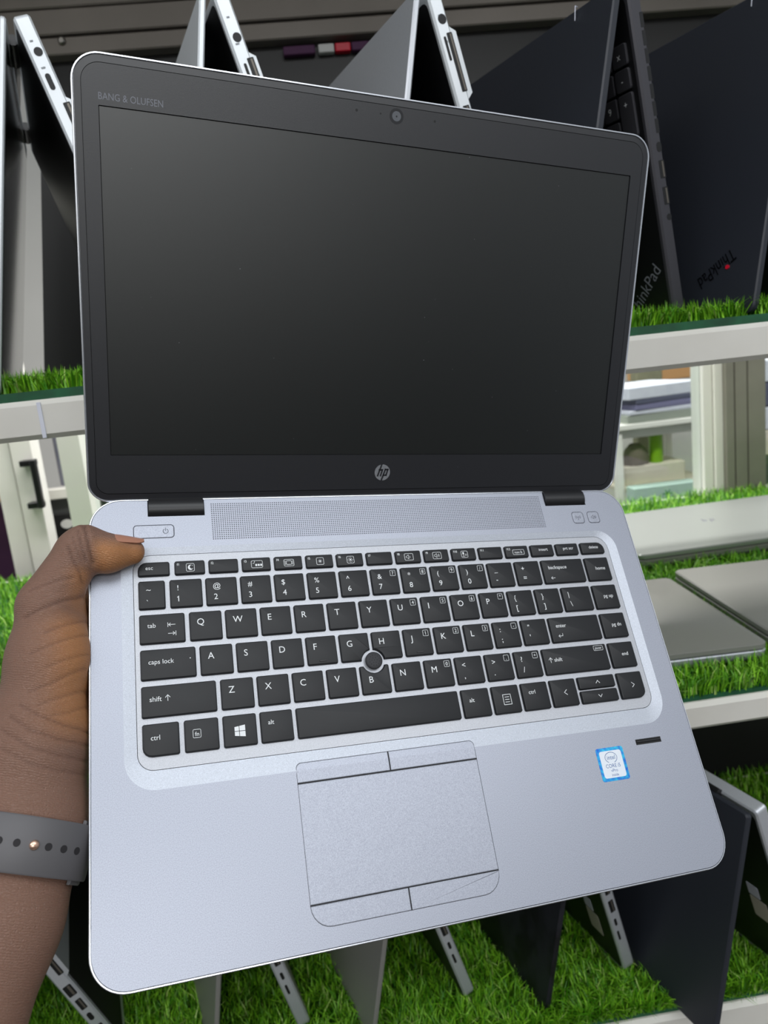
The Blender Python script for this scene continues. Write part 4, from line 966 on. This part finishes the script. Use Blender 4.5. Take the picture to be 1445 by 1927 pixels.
CRE = [([(-1.1, 213.6), (0.5, 206.6), (2.0, 198.5), (3.3, 192.5)], 1.5), ([(-3.7, 209.1), (-2.6, 203.1), (-1.6, 198.0), (0, 193.3)], .9), ([(-8.4, 199.9), (-6.1, 193.0), (-3.1, 187.7), (-2.0, 183.6)], .9),
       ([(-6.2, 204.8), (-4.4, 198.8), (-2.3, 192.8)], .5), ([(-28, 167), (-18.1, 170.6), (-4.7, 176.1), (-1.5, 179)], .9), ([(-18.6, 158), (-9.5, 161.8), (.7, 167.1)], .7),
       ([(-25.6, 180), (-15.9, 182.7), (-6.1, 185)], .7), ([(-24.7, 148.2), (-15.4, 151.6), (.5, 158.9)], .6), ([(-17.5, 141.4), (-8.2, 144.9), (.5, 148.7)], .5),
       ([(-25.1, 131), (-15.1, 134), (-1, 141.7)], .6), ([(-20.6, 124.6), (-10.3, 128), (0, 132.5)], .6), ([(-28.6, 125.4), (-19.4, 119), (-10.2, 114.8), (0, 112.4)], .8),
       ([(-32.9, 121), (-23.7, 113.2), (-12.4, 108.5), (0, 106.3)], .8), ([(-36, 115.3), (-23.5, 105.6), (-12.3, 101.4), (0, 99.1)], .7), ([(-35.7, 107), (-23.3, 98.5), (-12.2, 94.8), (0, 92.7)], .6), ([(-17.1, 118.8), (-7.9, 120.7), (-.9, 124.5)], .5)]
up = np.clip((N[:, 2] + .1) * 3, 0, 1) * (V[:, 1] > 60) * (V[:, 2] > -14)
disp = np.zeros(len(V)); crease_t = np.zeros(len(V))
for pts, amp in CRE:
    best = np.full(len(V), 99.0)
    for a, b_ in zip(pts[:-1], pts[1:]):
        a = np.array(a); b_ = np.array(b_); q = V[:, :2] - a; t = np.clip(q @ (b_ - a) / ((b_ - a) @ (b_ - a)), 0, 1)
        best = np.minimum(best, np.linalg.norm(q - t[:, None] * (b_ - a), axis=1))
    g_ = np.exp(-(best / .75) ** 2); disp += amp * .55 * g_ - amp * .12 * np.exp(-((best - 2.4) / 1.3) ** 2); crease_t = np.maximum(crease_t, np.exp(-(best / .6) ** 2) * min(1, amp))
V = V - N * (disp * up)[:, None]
# pigment: paler on the palm side, darker over the back and knuckles
pale = np.exp(-(((V[:, 0] + 3) / 13) ** 2)) * np.clip((V[:, 1] - 104) / 14, 0, 1) * np.clip((172 - V[:, 1]) / 10, 0, 1)
padm = np.clip((V[:, 0] - 1) / 6, 0, 1) * np.clip((206 - V[:, 1]) / 7, 0, 1) * (V[:, 1] > 180)
under = np.clip((V[:, 2] + 20) / -6, 0, 1) * (V[:, 0] > 0)
palm = np.clip(np.maximum.reduce([pale * .9, padm * .95, under * .8, np.exp(-((V[:, 0] + 2) / 6) ** 2) * np.clip((V[:, 1] - 165) / 8, 0, 1) * np.clip((192 - V[:, 1]) / 5, 0, 1) * .7]), 0, 1)[:, None]
cb_ = np.array(lin(128, 97, 82)[:3]); cp_ = np.array(lin(170, 118, 76)[:3]); ck = np.array(lin(84, 56, 46)[:3])
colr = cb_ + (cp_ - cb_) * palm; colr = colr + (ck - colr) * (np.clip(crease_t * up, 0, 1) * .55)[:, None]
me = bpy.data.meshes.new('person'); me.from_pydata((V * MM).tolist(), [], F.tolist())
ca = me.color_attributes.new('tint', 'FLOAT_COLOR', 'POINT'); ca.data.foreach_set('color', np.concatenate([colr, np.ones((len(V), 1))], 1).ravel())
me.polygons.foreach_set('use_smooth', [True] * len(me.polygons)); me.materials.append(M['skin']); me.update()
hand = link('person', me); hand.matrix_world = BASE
tag(hand, 'bare left hand and forearm gripping the left edge of the open laptop', 'person')
# thumb nail: curved plate set into the far side of the thumb tip
b = MB(); nu, nv = 18, 8; axis_a = np.array([13.2, 200.6, 8.6]); axis_b = np.array([28.2, 202.2, 7.0])
def nail_pt(u, v, lift):
    c_ = axis_a + (axis_b - axis_a) * u; r_ = 9.6 + (5.6 - 9.6) * u ** 1.15
    w_ = math.sqrt(max(.04, 1 - max(0, (.22 - u) / .22) ** 2)) * math.sqrt(max(.04, 1 - .75 * max(0, (u - .72) / .28) ** 2))
    a = R_(40 + 36 * (v - .5) * 2 * w_); r_ = r_ + lift
    return (c_[0], c_[1] + r_ * math.cos(a), max(c_[2] + r_ * math.sin(a), .6))
vs = [nail_pt(i / nu, j / nv, .22) for i in range(nu + 1) for j in range(nv + 1)] + [nail_pt(i / nu, j / nv, -.6) for i in range(nu + 1) for j in range(nv + 1)]
k = (nu + 1) * (nv + 1); fs = []
for i in range(nu):
    for j in range(nv):
        a = i * (nv + 1) + j; fs.append((a, a + 1, a + nv + 2, a + nv + 1)); fs.append((k + a, k + a + nv + 1, k + a + nv + 2, k + a + 1))
for i in range(nu):
    for j in (0, nv): a = i * (nv + 1) + j; fs.append((a, a + nv + 1, k + a + nv + 1, k + a))
for j in range(nv):
    for i in (0, nu): a = i * (nv + 1) + j; fs.append((a, a + 1, k + a + 1, k + a))
b.add(vs, fs); b.build('thumb_nail', 'nail', hand, scale=MM, smooth=50)

# ---------------------------------------------------------------- watch strap around the wrist
strap = empty('watch_strap', label='grey silicone watch strap with a stud and holes round the wrist', cat='watch strap')
strap.matrix_world = BASE
AX = np.array([.27, .963, 0]); AX /= np.linalg.norm(AX); SU = np.array([AX[1], -AX[0], 0]); SW = np.array([0, 0, 1.0])
WC = np.array([-33.0, 67.5, -13.5])
def ring_r(off, th):                                       # skin radius around the wrist axis
    d_ = SU * math.cos(th) + SW * math.sin(th); r = 12.0
    for _ in range(40):
        p = WC + AX * off + d_ * r; s_ = float(hand_sdf(p[None].astype(np.float32))[0])
        if abs(s_) < .02: break
        r += -s_ if s_ < 0 else -s_ * .7
    return min(r, 45)
nT = 72
offs = [-11.4, -10.6, 0, 10.6, 11.4]
rad = np.array([[ring_r(o_, 2 * math.pi * k / nT) for k in range(nT)] for o_ in (-10, 0, 10)]); rad = rad.max(0)
for _ in range(3): rad = (np.roll(rad, 1) + rad + np.roll(rad, -1)) / 3
def ring_pt(off, th, lift):
    k = th / (2 * math.pi) * nT; i = int(math.floor(k)) % nT; f = k - math.floor(k); r = rad[i] * (1 - f) + rad[(i + 1) % nT] * f + lift
    return tuple(WC + AX * off + (SU * math.cos(th) + SW * math.sin(th)) * r)
def band_mesh(th0, th1, half, l0, l1, n, closed=False):
    prof = [(-half, l0), (-half, l1 - .5), (-half + .8, l1), (half - .8, l1), (half, l1 - .5), (half, l0)]
    b = MB(); loops = []
    for k in range(n if closed else n + 1):
        t = th0 + (th1 - th0) * k / n; loops.append([ring_pt(o_, t, l_) for o_, l_ in prof])
    m = len(prof); vs = [p for L in loops for p in L]; fs = []
    for k in range(n):
        k2 = (k + 1) % len(loops)
        for i in range(m): j = (i + 1) % m; fs.append((k * m + i, k * m + j, k2 * m + j, k2 * m + i))
    if not closed: fs += [tuple(range(m)), tuple(len(vs) - m + i for i in reversed(range(m)))]
    b.add(vs, fs); return b
band_mesh(0, 2 * math.pi, 11.2, .3, 2.1, 96, True).build('inner_band', 'band', strap, scale=MM, smooth=45)
band_mesh(R_(-75), R_(20), 13.4, .3, 2.0, 40).build('strap_loop', 'band', strap, scale=MM, smooth=45)
band_mesh(R_(-8), R_(170), 11.6, 2.1, 4.0, 60).build('outer_band', 'band', strap, scale=MM, smooth=45)
def ring_disc(name, m, th, off, r, l0, l1, dome=False):
    rr_ = float(np.mean(rad)) + l1; loops = []
    for q, l_ in ([(1, l0), (1, l1), (.8, l1 + .5), (.4, l1 + .8)] if dome else [(1, l0), (1, l1)]):
        loops.append([ring_pt(off + r * q * math.sin(2 * math.pi * k / 16), th + r * q * math.cos(2 * math.pi * k / 16) / rr_, l_) for k in range(16)])
    MB().loft(loops).build(name, m, strap, scale=MM, smooth=60)
def theta_at(xt):                                          # angle on the upper side where the strap passes a given x
    best = min((abs(ring_pt(0, R_(a / 4), 4)[0] - xt), a / 4) for a in range(0, 720)); return R_(best[1])
for xt in (-34.5, -27.6, -15.4, -9.6, -4.7): ring_disc('strap_hole', 'bandhole', theta_at(xt), 0.3, 1.65, 3.8, 4.05)
ring_disc('strap_stud', 'rose', theta_at(-21.0), 0.3, 2.1, 3.9, 4.5, True)
